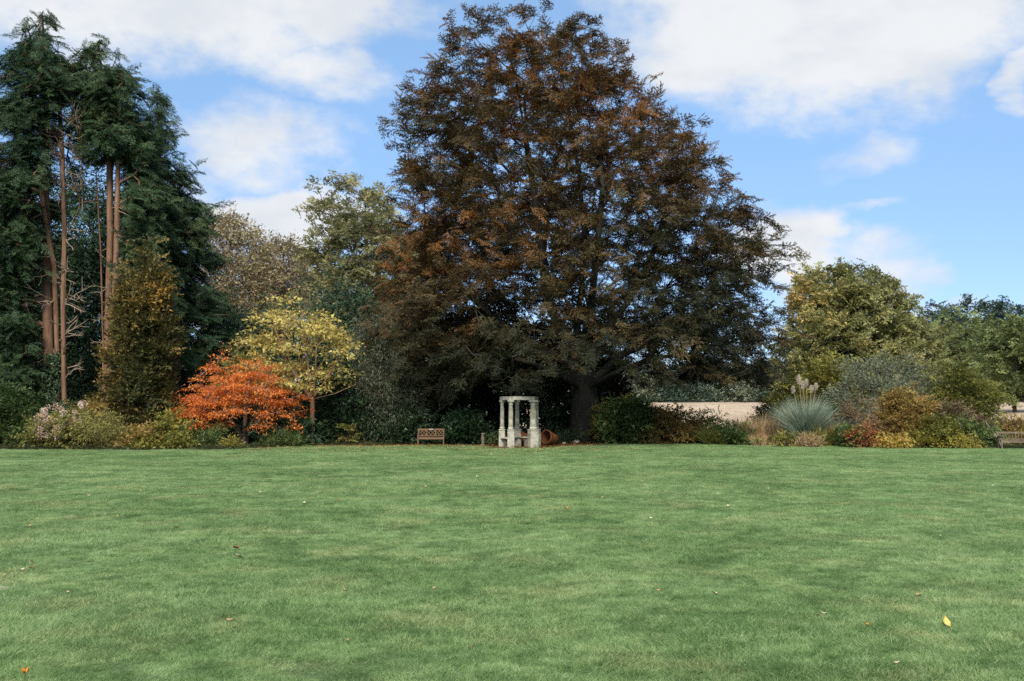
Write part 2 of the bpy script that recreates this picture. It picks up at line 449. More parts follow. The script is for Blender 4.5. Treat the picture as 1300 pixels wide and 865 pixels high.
def clumped(env, n_clumps, m, Y, shell, depth, rad, flat, keep=None):
    """boughs: clump centres spread through the crown, each a flattened fan of m sprays"""
    c, _ = sample_env(env, n_clumps, Y, shell, depth)
    if keep is not None: c = c[keep(c)]
    r = rad * (0.65 + 0.7 * rng.random(len(c)))
    t = np.repeat(c, m, 0); g = rng.normal(size=(len(t), 3)).clip(-1.7, 1.7) * np.repeat(r, m)[:, None]
    ax = np.interp(t[:, 2], env[:, 0], (env[:, 1] + env[:, 2]) / 2)
    g[:, 2] *= flat; t = t + g
    out = np.stack([t[:, 0] - ax, t[:, 1] - Y], 1); rr = np.linalg.norm(g[:, :2], axis=1)
    t[:, 2] -= 0.22 * rr * rr / rad                                  # fans arch over at their rim
    t[:, 2] = np.maximum(t[:, 2], max(0.12, env[0, 0] - 0.5))
    return t


def clusters(tips, dirs, per, sig, size, ratio=0.6, droop=0.0, hang=0.0, flat=0.6, spread=0.8, vfun=None, vmix=(0.45, 0.28), size_jit=0.35, tri=False):
    """leaf sprays: sig=(along, across, vertical); hang pulls the leaf axis down, flat lays the blades level"""
    n = len(tips) * per; T = np.repeat(tips, per, 0); Dd = np.repeat(dirs, per, 0).copy()
    Dh = Dd.copy(); Dh[:, 2] *= 0.4; Dh = unit(Dh); S = unit(np.cross(Dh, np.array([0, 0, 1.0])) + 1e-6)
    g = rng.normal(size=(n, 3)); g = np.clip(g, -2.2, 2.2)
    off = Dh * (g[:, :1] * sig[0]) + S * (g[:, 1:2] * sig[1]); off[:, 2] += g[:, 2] * sig[2]
    hr = np.linalg.norm(off[:, :2], axis=1); off[:, 2] -= droop * hr * hr / max(sig[0], 1e-3)
    pos = T + off
    ax = unit(off) * spread + Dh * 0.5 + rng.normal(size=(n, 3)) * 0.55; ax[:, 2] -= hang
    nr = rng.normal(size=(n, 3)) * (1 - flat) + np.array([0, 0, flat])
    Ln = size * (1 + size_jit * rng.normal(size=n).clip(-1.5, 1.8)); Wd = Ln * ratio
    V, F = leaves(pos, ax, nr, Ln, Wd, tri=tri)
    cr = np.repeat(rng.random(len(tips)), per)
    v = vmix[0] * cr + vmix[1] * rng.random(n)
    if vfun is not None: v = v + vfun(pos)
    else: v = v + (1 - sum(vmix)) * 0.5
    return V, F, np.clip(v, 0, 1)


def plant(name, label, cat, outline, Y, leaf, mat, bark, base=None, n_tips=200, per=40, shell=0.45, depth=1.0, trunk=None,
          r_root=0.15, r_min=0.012, stems=0, bias=0.25, upness=0.6, group=None, parts=('trunk', 'crown'), flare=0.0, extra=None, seg=0.9, lift=0.25, twigs=1.0,
          inner=0.0, ground_z=0.0, power=0.5, tips_fn=None, clump=None, spray=None):
    """one tree or shrub: an Empty at its base with its trunk/stems mesh and its crown/foliage mesh"""
    env = envelope(outline, Y)
    tips, rho = sample_env(env, n_tips, Y, shell, depth)
    if clump: tips = clumped(env, max(4, n_tips // clump[0]), clump[0], Y, shell, depth, clump[1], clump[2])
    if tips_fn is not None: tips = tips_fn(tips)
    if base is None: base = np.array([(env[0, 1] + env[0, 2]) / 2, Y, ground_z])
    base = np.asarray(base, float)
    ctr = np.array([(env[:, 1].mean() + env[:, 2].mean()) / 2, Y, 0])
    if trunk is None:
        if stems:
            trunk = []
            zt = env[0, 0] + (env[-1, 0] - env[0, 0]) * 0.45
            a = (env[:, 2] - env[:, 1]).max() * 0.22
            for k in range(stems):
                an = 2 * math.pi * k / stems + rng.random(); b = base + np.array([math.cos(an), math.sin(an), 0]) * min(0.12, a * 0.2)
                e = np.array([ctr[0] + math.cos(an) * a, Y + math.sin(an) * a, zt])
                trunk.append(([b, b * 0.6 + e * 0.4 + np.array([0, 0, 0.1]) * (zt - base[2]), e], -1))
        else:
            zt = env[0, 0] + (env[-1, 0] - env[0, 0]) * 0.75; e = np.array([ctr[0], Y, zt])
            pts = [base + (e - base) * s + np.array([math.sin(s * 7 + Y), math.cos(s * 5 + Y), 0]) * 0.04 * s * (1 - s) * zt for s in np.linspace(0, 1, 9)]
            trunk = [(pts, -1)]
    P, par, ends, _ = skeleton(trunk, tips, bias, upness, seg, lift)
    TV, TF = tubes(P, par, r_root, r_min, power, flare)
    loc = base.copy()
    root = thing(name, label, cat, loc, group=group)
    obj(parts[0], mesh_np(parts[0], TV - loc, TF, smooth=True), bark, root)
    e = np.array([i for i, _ in ends]); d = P[e] - P[np.maximum(par[e], 0)]
    axis_out = P[e] - np.stack([np.interp(P[e][:, 2], env[:, 0], (env[:, 1] + env[:, 2]) / 2), np.full(len(e), Y), P[e][:, 2]], 1)
    d = unit(unit(d) + 0.8 * unit(axis_out))
    if spray:                              # (kind of twig, scale, twigs at each tip, lift)
        kind_, sc_, cnt, up_ = spray; tp = np.concatenate([P[e]] * cnt); m_ = len(tp); dd = unit(np.concatenate([d] * cnt) + rng.normal(size=(m_, 3)) * 0.55 + np.array([0, 0, up_]))
        if cnt > 1: tp = tp + rng.normal(size=tp.shape) * 0.16 * sc_
        vm_ = leaf.get('vmix', (0.45, 0.28)); vf_ = leaf.get('vfun')
        vi = np.clip(vm_[0] * rng.random(m_) + (vf_(tp) if vf_ else 0.5 * (1 - sum(vm_))) + 0.4 * max(0, vm_[1] - 0.24), -0.1, 1)
        pts_ = tp - dd * 0.4 * sc_ * (0.85 if kind_ == 'coarse' else 0.45); ok = pts_[:, 2] > ground_z + 0.12 * sc_
        o_ = spray_crown(pts_[ok], dd[ok], (rng.normal(size=m_) * 0.5)[ok], (sc_ * (0.7 + 0.6 * rng.random(m_)))[ok], vi[ok], sprays_in(kind_, mat), mat, root, loc); o_.name = parts[1]
        return root, P, par, env
    V, F, v = clusters(P[e], d, per, **dict(dict(tri=parts[1] == 'crown'), **leaf)); k = F.shape[1]
    keep = V.reshape(-1, k, 3)[:, :, 2].min(1) > ground_z + 0.02
    V = V.reshape(-1, k, 3)[keep].reshape(-1, 3); v = v[keep]; F = np.arange(len(V)).reshape(-1, k)
    obj(parts[1], mesh_np(parts[1], V - loc, F, v), mat, root)
    return root, P, par, env


def blades(base, direc, length, width, n_seg=3, bend=0.5, v=None):
    """tapering arched blades; returns verts, quads"""
    n = len(base); direc = unit(direc); side = unit(np.cross(direc, rng.normal(size=(n, 3)) * 0.3 + np.array([0, 1.0, 0.2])))
    out = direc.copy(); out[:, 2] = 0; out = unit(out)
    rows = []; bend = bend * (0.35 + 1.3 * rng.random(n)); bc = bend[:, None]
    for k in range(n_seg + 1):
        s = k / n_seg; Lk = length[:, None] * s
        c = base + direc * Lk + out * (bc * length[:, None] * s * s * 0.55); c[:, 2] -= (bend * length * s ** 2.2 * 0.55)
        w = width[:, None] * (1 - s * 0.92) * 0.5
        rows.append(c - side * w); rows.append(c + side * w)
    V = np.stack(rows, 1); m = 2 * (n_seg + 1)
    Fq = np.concatenate([np.arange(n)[:, None] * m + np.array([2 * k, 2 * k + 1, 2 * k + 3, 2 * k + 2]) for k in range(n_seg)], 0)
    vv = None if v is None else np.tile(v, n_seg)
    return V.reshape(-1, 3), Fq, vv


# ------------------------------------------------------------------ the ground
def land(x, y):
    s = np.clip((y - 66) / 168.0, 0, 1); h = 2.3 * (s * s * (1.6 - 0.6 * s))
    return h + np.clip((y - 234) / 500.0, 0, 1) * 6.0


def sheet(name, xs, ys, mat, off, hf=land, kind='structure'):
    X, Yy = np.meshgrid(xs, ys); Z = hf(X, Yy) + off
    V = np.stack([X.ravel(), Yy.ravel(), Z.ravel()], 1); nx = len(xs); i = np.arange(len(V)).reshape(len(ys), nx)
    F = np.stack([i[:-1, :-1].ravel(), i[:-1, 1:].ravel(), i[1:, 1:].ravel(), i[1:, :-1].ravel()], 1)
    return tag(obj(name, mesh_np(name, V, F, smooth=True), mat), kind=kind)


gx = np.concatenate([[-2500, -900, -400], np.linspace(-200, 200, 41), [400, 900, 2500]])
gy = np.concatenate([[-2500, -600, -100], np.linspace(-20, 66, 10), np.linspace(72, 234, 28), [300, 450, 734, 1400, 2500]])
sheet('ground', gx, gy, M_SOIL, -0.03)
fy = np.linspace(72, 234, 28); fx = np.linspace(-200, 200, 41)
sheet('field', fx, fy, M_FIELD, 0.0)

EDGE_PX = [(-500, 571), (0, 571), (250, 572), (330, 569.5), (400, 567), (540, 566), (610, 567), (640, 569.6), (690, 569), (740, 565), (800, 563.5), (880, 564), (1000, 566), (1100, 568.5), (1270, 570), (1800, 571)]
EDGE = np.array([on_lawn(a, b) for a, b in EDGE_PX])


def edge_y(x): return np.interp(x, EDGE[:, 0], EDGE[:, 1]) + 0.16 * np.sin(x * 1.1) + 0.12 * np.sin(x * 2.7 + 1) + 0.06 * np.sin(x * 6.3)


def make_lawn():
    xs = np.linspace(-45, 45, 181); V = []; F = []
    ts = np.linspace(0, 1, 40)
    for t in ts:
        for x in xs: V.append((x, -15 + (edge_y(x) + 15) * t, 0.0))
    for x in xs: V.append((x, edge_y(x) + 0.05, -0.06))
    V = np.array(V); i = np.arange(len(V)).reshape(41, 181)
    F = np.stack([i[:-1, :-1].ravel(), i[:-1, 1:].ravel(), i[1:, 1:].ravel(), i[1:, :-1].ravel()], 1)
    tag(obj('lawn', mesh_np('lawn', V, F, smooth=True), M_TURF), kind='structure')


make_lawn()


def patch_mesh(name, size, n, h, w, lean, mat, seg=2, bend=0.6):
    b = np.stack([(rng.random(n) - 0.5) * size, (rng.random(n) - 0.5) * size, np.full(n, -0.005)], 1)
    ln = rng.normal(size=2) * 0.16
    d = np.stack([rng.normal(size=n) * lean + ln[0], rng.normal(size=n) * lean + ln[1], np.ones(n)], 1)
    clump = 0.75 + 0.35 * sn(b * 1.0, 14.0 / size * 0.6, int(rng.integers(1000)))
    V, F, _ = blades(b, d, h * clump * (0.6 + 0.8 * rng.random(n)), w * (0.6 + 0.8 * rng.random(n)), seg, bend)
    me = mesh_np(name, V, F); me.materials.append(mat); return me


def scatter(name, pts, rot, scl, idx, patches, label=None, mat=None, eul=None, vi=None):
    """one object of grass: patches of blades instanced on points"""
    col = bpy.data.collections.new(name + '_patches')
    for k, me in enumerate(patches): col.objects.link(bpy.data.objects.new(f'{name}_patch_{k}', me))
    me = bpy.data.meshes.new(name); me.vertices.add(len(pts)); me.vertices.foreach_set('co', np.asarray(pts, np.float32).ravel())
    for nm, dat in (('sc', scl),):
        a = me.attributes.new(nm, 'FLOAT', 'POINT'); a.data.foreach_set('value', np.asarray(dat, np.float32))
    if eul is None: eul = np.stack([0 * np.asarray(rot), 0 * np.asarray(rot), np.asarray(rot)], 1)
    a = me.attributes.new('eul', 'FLOAT_VECTOR', 'POINT'); a.data.foreach_set('vector', np.asarray(eul, np.float32).ravel())
    a = me.attributes.new('vi', 'FLOAT', 'POINT'); a.data.foreach_set('value', np.asarray(np.zeros(len(pts)) if vi is None else vi, np.float32))
    a = me.attributes.new('idx', 'INT', 'POINT'); a.data.foreach_set('value', np.asarray(idx, np.int32))
    o = obj(name, me, mat)
    ng = bpy.data.node_groups.new(name + '_nodes', 'GeometryNodeTree')
    ng.interface.new_socket('Geometry', in_out='INPUT', socket_type='NodeSocketGeometry'); ng.interface.new_socket('Geometry', in_out='OUTPUT', socket_type='NodeSocketGeometry')
    N = ng.nodes; L = ng.links; gi = N.new('NodeGroupInput'); go = N.new('NodeGroupOutput')
    ci = N.new('GeometryNodeCollectionInfo'); ci.inputs['Collection'].default_value = col; ci.inputs['Separate Children'].default_value = True; ci.inputs['Reset Children'].default_value = True
    ip = N.new('GeometryNodeInstanceOnPoints'); ip.inputs['Pick Instance'].default_value = True

    def attr(nm, t):
        n = N.new('GeometryNodeInputNamedAttribute'); n.data_type = t; n.inputs[0].default_value = nm; return n.outputs[0]
    L.new(gi.outputs[0], ip.inputs['Points']); L.new(ci.outputs[0], ip.inputs['Instance']); L.new(attr('idx', 'INT'), ip.inputs['Instance Index'])
    L.new(attr('eul', 'FLOAT_VECTOR'), ip.inputs['Rotation']); L.new(attr('sc', 'FLOAT'), ip.inputs['Scale']); L.new(ip.outputs[0], go.inputs[0])
    md = o.modifiers.new('scatter', 'NODES'); md.node_group = ng
    return tag(o, label, kind='stuff')


def grid_points(y0f, y1f, xs_fn, step):
    pts = []
    y = y0f
    while y < y1f:
        a, b = xs_fn(y); x = a
        while x < b: pts.append((x + (rng.random() - .5) * step * 0.6, y + (rng.random() - .5) * step * 0.6, 0.0)); x += step
        y += step
    return np.array(pts)


def spray_crown(pts, d, roll, scl, vi, meshes, mat, root, base):
    """a crown of leafy sprays: each point carries one twig with its leaves"""
    for me in meshes:
        if not me.materials: me.materials.append(mat)
    d = unit(d); eu = np.stack([roll, -np.arcsin(np.clip(d[:, 2], -1, 1)), np.arctan2(d[:, 1], d[:, 0])], 1)
    o = scatter('crown', pts - base, np.zeros(len(pts)), scl, rng.integers(0, len(meshes), len(pts)), meshes, mat=mat, eul=eu, vi=vi)
    o.parent = root
    return o


# mown lawn
lawn_patches = [patch_mesh('lawn_patch', 0.80, 3000, 0.075, 0.0052, 0.48, M_GRASS, bend=0.45) for _ in range(8)]
pts = grid_points(4.0, 58.0, lambda y: (-(0.60 * y + 3), 0.60 * y + 3), 0.44)
pts = pts[pts[:, 1] < edge_y(pts[:, 0]) - 0.05]
hgt = 0.95 + 0.28 * sn(pts, 0.9, 3) + 0.16 * sn(pts, 2.9, 4)
tag(scatter('lawn_grass', pts, rng.random(len(pts)) * 6.28, np.clip(hgt, 0.72, 1.6), rng.integers(0, 8, len(pts)), lawn_patches), 'short damp green lawn grass with paler dry patches', 'grass')
tuft_patches = [patch_mesh('tuft_patch', 0.26, 330, 0.105, 0.0055, 0.5, M_GRASS, bend=0.5) for _ in range(5)]
pts = np.stack([(rng.random(5200) - 0.5) * 62, 5 + 47 * rng.random(5200), np.zeros(5200)], 1)
pts = pts[(sn(pts, 0.8, 8) + 0.5 * sn(pts, 2.2, 9) > 0.25) & (np.abs(pts[:, 0]) < 0.6 * pts[:, 1] + 3) & (pts[:, 1] < edge_y(pts[:, 0]) - 0.2)]
tag(scatter('lawn_tuft_grass', pts, rng.random(len(pts)) * 6.28, 0.7 + 0.6 * rng.random(len(pts)), rng.integers(0, 5, len(pts)), tuft_patches), 'longer darker tufts of grass standing up through the lawn', 'grass')
# dry meadow beyond the border
mead_patches = [patch_mesh('meadow_patch', 3.0, 800, 0.30, 0.016, 0.45, M_STRAW, bend=0.6) for _ in range(5)]
pts = grid_points(66.0, 236.0, lambda y: (-8 + 0.0 * y, 0.62 * y + 6), 2.2); pts[:, 2] = land(pts[:, 0], pts[:, 1])
tag(scatter('meadow_grass', pts, rng.random(len(pts)) * 6.28, 0.85 + 0.4 * rng.random(len(pts)), rng.integers(0, 5, len(pts)), mead_patches), 'dry straw-coloured meadow grass in the field beyond the border', 'grass')
# rough weeds filling the beds
rough_patches = [patch_mesh('rough_patch', 1.1, 420, 0.30, 0.016, 0.5, M_ROUGH, seg=2, bend=0.9) for _ in range(4)]
pts = grid_points(49.5, 67.0, lambda y: (-0.62 * y, 0.62 * y), 0.75)
ok = pts[:, 1] > edge_y(pts[:, 0]) + 0.45
xl, xr = on_lawn(505, 566)[0], on_lawn(770, 566)[0]
ok &= ~((pts[:, 0] > xl - 0.5) & (pts[:, 0] < xr) & (pts[:, 1] < 62))
pts = pts[ok]
tag(scatter('border_undergrowth', pts, rng.random(len(pts)) * 6.28, 0.7 + 0.7 * rng.random(len(pts)), rng.integers(0, 4, len(pts)), rough_patches), 'low rough grass and weeds filling the planted border', 'undergrowth')


# ------------------------------------------------------------------ leaf materials
LM = {}
def lm(key, *cols, transl=0.30, spec=0.25, sprays=True):
    cols = [tuple(min(0.8, q * 1.58) for q in c) for c in cols] if max(map(max, cols)) < 0.45 else cols
    pos = np.linspace(0.08, 0.95, len(cols)); LM[key] = leaf_mat('leaf_' + key, [(float(p), c) for p, c in zip(pos, cols)], transl, spec=spec, sprays=sprays); return LM[key]


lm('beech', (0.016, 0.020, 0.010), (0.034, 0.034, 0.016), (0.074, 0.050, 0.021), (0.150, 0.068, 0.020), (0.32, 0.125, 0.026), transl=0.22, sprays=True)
lm('cypress', (0.010, 0.025, 0.012), (0.022, 0.045, 0.019), (0.042, 0.070, 0.029), (0.088, 0.11, 0.042), transl=0.15, sprays=True)
lm('cypress_dark', (0.008, 0.020, 0.014), (0.018, 0.038, 0.024), (0.034, 0.058, 0.036), (0.07, 0.095, 0.052), transl=0.15, sprays=True)
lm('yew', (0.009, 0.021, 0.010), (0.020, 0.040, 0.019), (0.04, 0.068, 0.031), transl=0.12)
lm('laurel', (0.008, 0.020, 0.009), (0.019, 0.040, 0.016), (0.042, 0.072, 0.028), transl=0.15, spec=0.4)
lm('bronze', (0.028, 0.038, 0.015), (0.065, 0.064, 0.022), (0.15, 0.098, 0.024), (0.32, 0.175, 0.035), transl=0.25)
lm('maple', (0.44, 0.10, 0.03), (0.68, 0.19, 0.04), (0.80, 0.28, 0.065), (0.82, 0.38, 0.11), transl=0.4)
lm('gold', (0.25, 0.20, 0.055), (0.48, 0.39, 0.105), (0.64, 0.54, 0.17), (0.74, 0.65, 0.28), transl=0.4)
lm('oak', (0.070, 0.082, 0.032), (0.14, 0.148, 0.055), (0.225, 0.215, 0.082), (0.36, 0.25, 0.075), (0.44, 0.21, 0.035), transl=0.3)
lm('lime', (0.095, 0.10, 0.045), (0.17, 0.165, 0.075), (0.26, 0.24, 0.12), (0.34, 0.30, 0.16), transl=0.35)
lm('bare', (0.095, 0.075, 0.040), (0.17, 0.135, 0.075), (0.24, 0.195, 0.11), (0.15, 0.155, 0.07), transl=0.3)
lm('far_dark', (0.022, 0.042, 0.030), (0.042, 0.066, 0.045), (0.07, 0.095, 0.06), transl=0.2)
lm('far_green', (0.055, 0.078, 0.028), (0.11, 0.135, 0.048), (0.19, 0.205, 0.08), transl=0.3)
lm('far_rust', (0.10, 0.045, 0.025), (0.20, 0.085, 0.03), (0.28, 0.15, 0.05), transl=0.3)
lm('silver', (0.038, 0.050, 0.028), (0.075, 0.092, 0.055), (0.125, 0.145, 0.095), (0.14, 0.11, 0.055), transl=0.2)
lm('greygreen', (0.022, 0.030, 0.017), (0.05, 0.06, 0.035), (0.09, 0.095, 0.06), (0.16, 0.16, 0.11), transl=0.25)
lm('green', (0.022, 0.040, 0.014), (0.048, 0.078, 0.024), (0.095, 0.125, 0.038), (0.17, 0.18, 0.06), transl=0.25)
lm('olive', (0.06, 0.06, 0.018), (0.125, 0.12, 0.035), (0.22, 0.20, 0.065), (0.30, 0.26, 0.09), transl=0.3)
lm('yellowgreen', (0.07, 0.085, 0.022), (0.18, 0.18, 0.04), (0.34, 0.30, 0.065), (0.48, 0.36, 0.06), transl=0.35)
lm('yellow', (0.24, 0.16, 0.035), (0.44, 0.32, 0.065), (0.56, 0.46, 0.13), (0.58, 0.30, 0.05), transl=0.4)
lm('orange', (0.18, 0.07, 0.025), (0.36, 0.16, 0.04), (0.52, 0.31, 0.08), transl=0.4)
lm('goldbrown', (0.07, 0.045, 0.016), (0.15, 0.10, 0.03), (0.25, 0.18, 0.05), (0.34, 0.26, 0.08), transl=0.3)
lm('russet', (0.065, 0.045, 0.022), (0.13, 0.092, 0.048), (0.21, 0.155, 0.09), transl=0.25)
lm('straw', (0.15, 0.085, 0.04), (0.30, 0.20, 0.10), (0.44, 0.33, 0.19), transl=0.3)
lm('pampas', (0.05, 0.085, 0.058), (0.12, 0.17, 0.12), (0.22, 0.27, 0.20), (0.31, 0.32, 0.23), transl=0.3)
lm('plume', (0.50, 0.42, 0.32), (0.66, 0.58, 0.47), (0.74, 0.68, 0.58), transl=0.35)
lm('hydrangea', (0.42, 0.27, 0.19), (0.60, 0.45, 0.35), (0.72, 0.62, 0.52), transl=0.35)
lm('litter', (0.07, 0.028, 0.016), (0.16, 0.065, 0.03), (0.28, 0.13, 0.05), (0.46, 0.30, 0.10), transl=0.15)

# ------------------------------------------------------------------ leafy twigs
def twig_strip(a, b, w):                  # a thin flat twig from a to b
    d = b - a; n = np.cross(d, np.array([0.1, 0.2, 1.0])); n /= np.linalg.norm(n) + 1e-9
    return np.array([a - n * w, a + n * w, b])


def broad_spray(length=1.15, n_side=11, leaf=0.092, step=0.036, dr=0.16):
    """twig with alternate side twigs in one arching plane and leaves along all of them"""
    tw = []; LP = []; LA = []

    def curve(x, y, z0=0.0): return np.array([x, y, -dr * (x * x + y * y) + z0])
    segs = [(np.array([0, 0, 0.]), np.array([length, 0, 0.]))]
    for k in range(n_side):
        x = length * (0.10 + 0.82 * k / n_side) + rng.normal() * 0.02; sg = 1 if k % 2 else -1; L_ = (0.62 - 0.36 * x / length) * (0.7 + 0.5 * rng.random()); an = sg * R(48 + 14 * rng.normal())
        segs.append((np.array([x, 0, 0.]), np.array([x + L_ * math.cos(an), L_ * math.sin(an), 0.06 * rng.normal()])))
    for a, b in segs:
        ln = np.linalg.norm(b - a); q = int(ln / step); u = (b - a) / ln; pa = np.array([-u[1], u[0], 0])
        tw.append(twig_strip(curve(*a), curve(*b), 0.006))
        for i in range(q):
            t = (i + 0.7 * rng.random()) / q; c = a + (b - a) * t
            if rng.random() < 0.12: continue
            LP.append(curve(c[0], c[1], c[2] + 0.022 * rng.normal())); LA.append(u * 0.7 + pa * (1 if i % 2 else -1) * 0.8 + rng.normal(size=3) * 0.22 + np.array([0, 0, -0.25]))
    n = len(LP); nr = rng.normal(size=(n, 3)) * 0.42 + np.array([0, 0, 1.0])
    Ln = leaf * (0.75 + 0.5 * rng.random(n)); V, F = leaves(np.array(LP), np.array(LA), nr, Ln, Ln * 0.68, tri=True)
    V = np.concatenate([V, np.concatenate(tw)]); m = len(V) // 3
    return mesh_np('spray', V, np.arange(m * 3).reshape(m, 3), np.concatenate([0.24 * rng.random(n), np.full(len(tw), -0.6)]))


def frond_spray(length=0.75, n_side=15):
    """flat drooping cypress frond: side branchlets clothed in scale leaves"""
    LP = []; LA = []; W = []; Ls = []
    for k in range(n_side):
        t = (k + 0.5) / n_side; x = length * t; z = -0.30 * x * x; sg = 1 if k % 2 else -1
        L_ = (0.30 - 0.18 * t) * (0.7 + 0.6 * rng.random()); an = sg * R(42 + 12 * rng.normal()); u = np.array([math.cos(an), math.sin(an), 0])
        q = max(3, int(L_ / 0.045))
        for i in range(q):
            c = np.array([x, 0, z]) + u * L_ * (i + 0.3) / q; c[2] -= 0.5 * (L_ * i / q) ** 2 + 0.012 * rng.normal()
            for sg2 in (1, -1):
                LP.append(c); LA.append(u * 0.8 + np.array([-u[1], u[0], 0]) * 0.55 * sg2 + rng.normal(size=3) * 0.20 + np.array([0, 0, -0.45])); Ls.append(0.085 + 0.05 * rng.random()); W.append(0.026)
    n = len(LP); nr = rng.normal(size=(n, 3)) * 0.5 + np.array([0, 0, 1.0])
    V, F = leaves(np.array(LP), np.array(LA), nr, np.array(Ls), np.array(W), tri=True)
    return mesh_np('spray', V, F, 0.26 * rng.random(n))


BEECH_SPRAYS = [broad_spray() for _ in range(8)]
SPRAY_SETS = {'coarse': [broad_spray(0.85, 7, 0.17, 0.085, 0.22) for _ in range(6)], 'shrub': [broad_spray(0.45, 5, 0.105, 0.062, 0.30) for _ in range(6)]}
SPRAY_FOR = {}


def sprays_in(kind, mat):                 # the same twigs in the leaf colours of another plant
    k = (kind, mat.name)
    if k not in SPRAY_FOR:
        SPRAY_FOR[k] = []
        for me in SPRAY_SETS[kind]:
            c = me.copy(); c.materials.clear(); c.materials.append(mat); SPRAY_FOR[k].append(c)
    return SPRAY_FOR[k]

# ------------------------------------------------------------------ copper beech
def make_beech():
    Y = 60.0
    o = [(26, 600, 735), (34, 568, 760), (45, 546, 785), (75, 524, 812), (110, 510, 838), (150, 500, 862), (180, 496, 912), (215, 492, 948), (260, 494, 972),
         (310, 487, 990), (350, 480, 990), (400, 470, 996), (440, 462, 1000), (470, 470, 996), (490, 490, 985), (508, 540, 930)]
    env = envelope(inset(o, 24), Y)

    def p(x, y, dy=0.0): return at(x, y, Y + dy)
    base = p(748, 560); base[2] = -0.05
    t0 = [base, p(747, 545), p(744, 520), p(741, 495), p(736, 470), p(730, 448)]
    stems = [([p(712, 420, -.4), p(695, 385, -.6), p(688, 330, -.8), p(680, 260, -1), p(668, 180, -1), p(655, 100, -.6), p(640, 45)], 5),
             ([p(732, 415, .6), p(738, 370, 1), p(742, 300, 1.2), p(735, 220, 1.3), p(722, 140, 1), p(705, 60, .6)], 5),
             ([p(765, 425, -.6), p(800, 380, -1), p(830, 320, -1.6), p(850, 250, -1.8), p(862, 190, -1.5)], 4),
             ([p(722, 430, 1.5), p(700, 390, 3), p(690, 320, 4.2), p(700, 230, 5), p(720, 150, 4.6)], 4),
             ([p(742, 430, -2), p(750, 390, -4), p(758, 320, -5.3), p(765, 240, -6), p(760, 165, -5)], 4),
             ([p(690, 445, -.6), p(640, 415, -1.2), p(590, 370, -1.4), p(550, 310, -1.2)], 4),
             ([p(790, 450, .6), p(850, 425, 1.2), p(910, 385, 1.6), p(950, 340, 1.2)], 3),
             ([p(700, 470, -3), p(650, 455, -6), p(600, 450, -8.5)], 3),
             ([p(790, 470, -3), p(830, 455, -6), p(870, 450, -8)], 3),
             ([p(700, 450, 3), p(620, 430, 6), p(570, 410, 8)], 4)]
    paths = [(t0, -1)] + stems
    tips = clumped(env, 780, 8, Y, 0.34, 0.92, 0.85, 0.40)
    ext, _ = sample_env(env, 330, Y, 0.02, 0.95); ctr = np.stack([np.interp(ext[:, 2], env[:, 0], (env[:, 1] + env[:, 2]) / 2), np.full(330, Y), ext[:, 2]], 1)
    ext = ext + unit(ext - ctr) * rng.random((330, 1)) * 0.7 + np.array([0, 0, 0.15])      # loose sprays standing out of the outline
    inn, _ = sample_env(env, 600, Y, 0.5, 0.8)
    hz_ = np.array([at(650, q, Y)[2] for q in 425 + 58 * rng.random(320)]); ha = rng.random(320) * 6.283; hr = 0.70 + 0.3 * rng.random(320)
    hw = np.interp(hz_, env[:, 0], (env[:, 2] - env[:, 1]) / 2); hc = np.interp(hz_, env[:, 0], (env[:, 2] + env[:, 1]) / 2)
    hem = np.stack([hc + hw * hr * np.cos(ha), Y + 0.92 * hw * hr * np.sin(ha), hz_], 1)      # the sweeping lower skirt
    tips = np.concatenate([tips, ext, inn, hem])
    # lower limbs sweep out and down, the inside of the skirt stays open
    rr = np.hypot(tips[:, 0] - base[0], tips[:, 1] - Y)
    tips = tips[~((tips[:, 2] < 6.5) & (rr < 6.2)) & ~((tips[:, 2] < 3.6) & (rr < 8.5))]
    qx = 650 + tips[:, 0] / tips[:, 1] * FOC; qy = 512 - (tips[:, 2] - CAM_H) / tips[:, 1] * FOC
    tips = tips[~((qx > 575) & (qx < 720) & (qy > 492) & (tips[:, 1] < 58)) & ~((qx > 820) & (qy > 487)) & ~((qx > 705) & (qx < 800) & (qy > 470) & (tips[:, 1] < 60))]                # clear air round the columns
    P, par, ends, _ = skeleton(paths, tips, 0.22, 0.55, 1.2, 0.22)
    TV, TF = tubes(P, par, 0.78, 0.012, 0.56, flare=0.55)
    root = thing('copper_beech', 'huge dark copper beech with rust-tinged spreading crown above the stone columns', 'tree', base)
    obj('trunk', mesh_np('trunk', TV - base, TF, smooth=True), BARK_BEECH, root)
    e = np.array([i for i, _ in ends]); d = P[e] - P[par[e]]
    out = P[e] - np.array([base[0], Y, 0]); out[:, 2] = 0
    d = unit(unit(d) + 0.9 * unit(out))

    tp = np.concatenate([P[e], P[e]]); dd = np.concatenate([d, unit(d + rng.normal(size=d.shape) * 0.75)]); m_ = len(tp)
    dd = unit(dd + rng.normal(size=dd.shape) * 0.28); dd[:, 2] = dd[:, 2] * 0.7 - 0.16 + 0.24 * np.clip((tp[:, 2] - 6) / 20, 0, 1) + 0.14 * rng.normal(size=m_)
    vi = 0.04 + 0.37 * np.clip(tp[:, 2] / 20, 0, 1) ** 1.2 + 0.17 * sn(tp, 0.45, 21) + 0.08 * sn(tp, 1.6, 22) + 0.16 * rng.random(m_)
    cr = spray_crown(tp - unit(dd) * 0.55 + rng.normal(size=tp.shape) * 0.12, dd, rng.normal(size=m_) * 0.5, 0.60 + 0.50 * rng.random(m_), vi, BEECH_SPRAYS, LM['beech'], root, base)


make_beech()

# ------------------------------------------------------------------ tall cypresses on the left
FRONDS = {LM[q].name: [frond_spray() for _ in range(6)] for q in ('cypress', 'cypress_dark')}


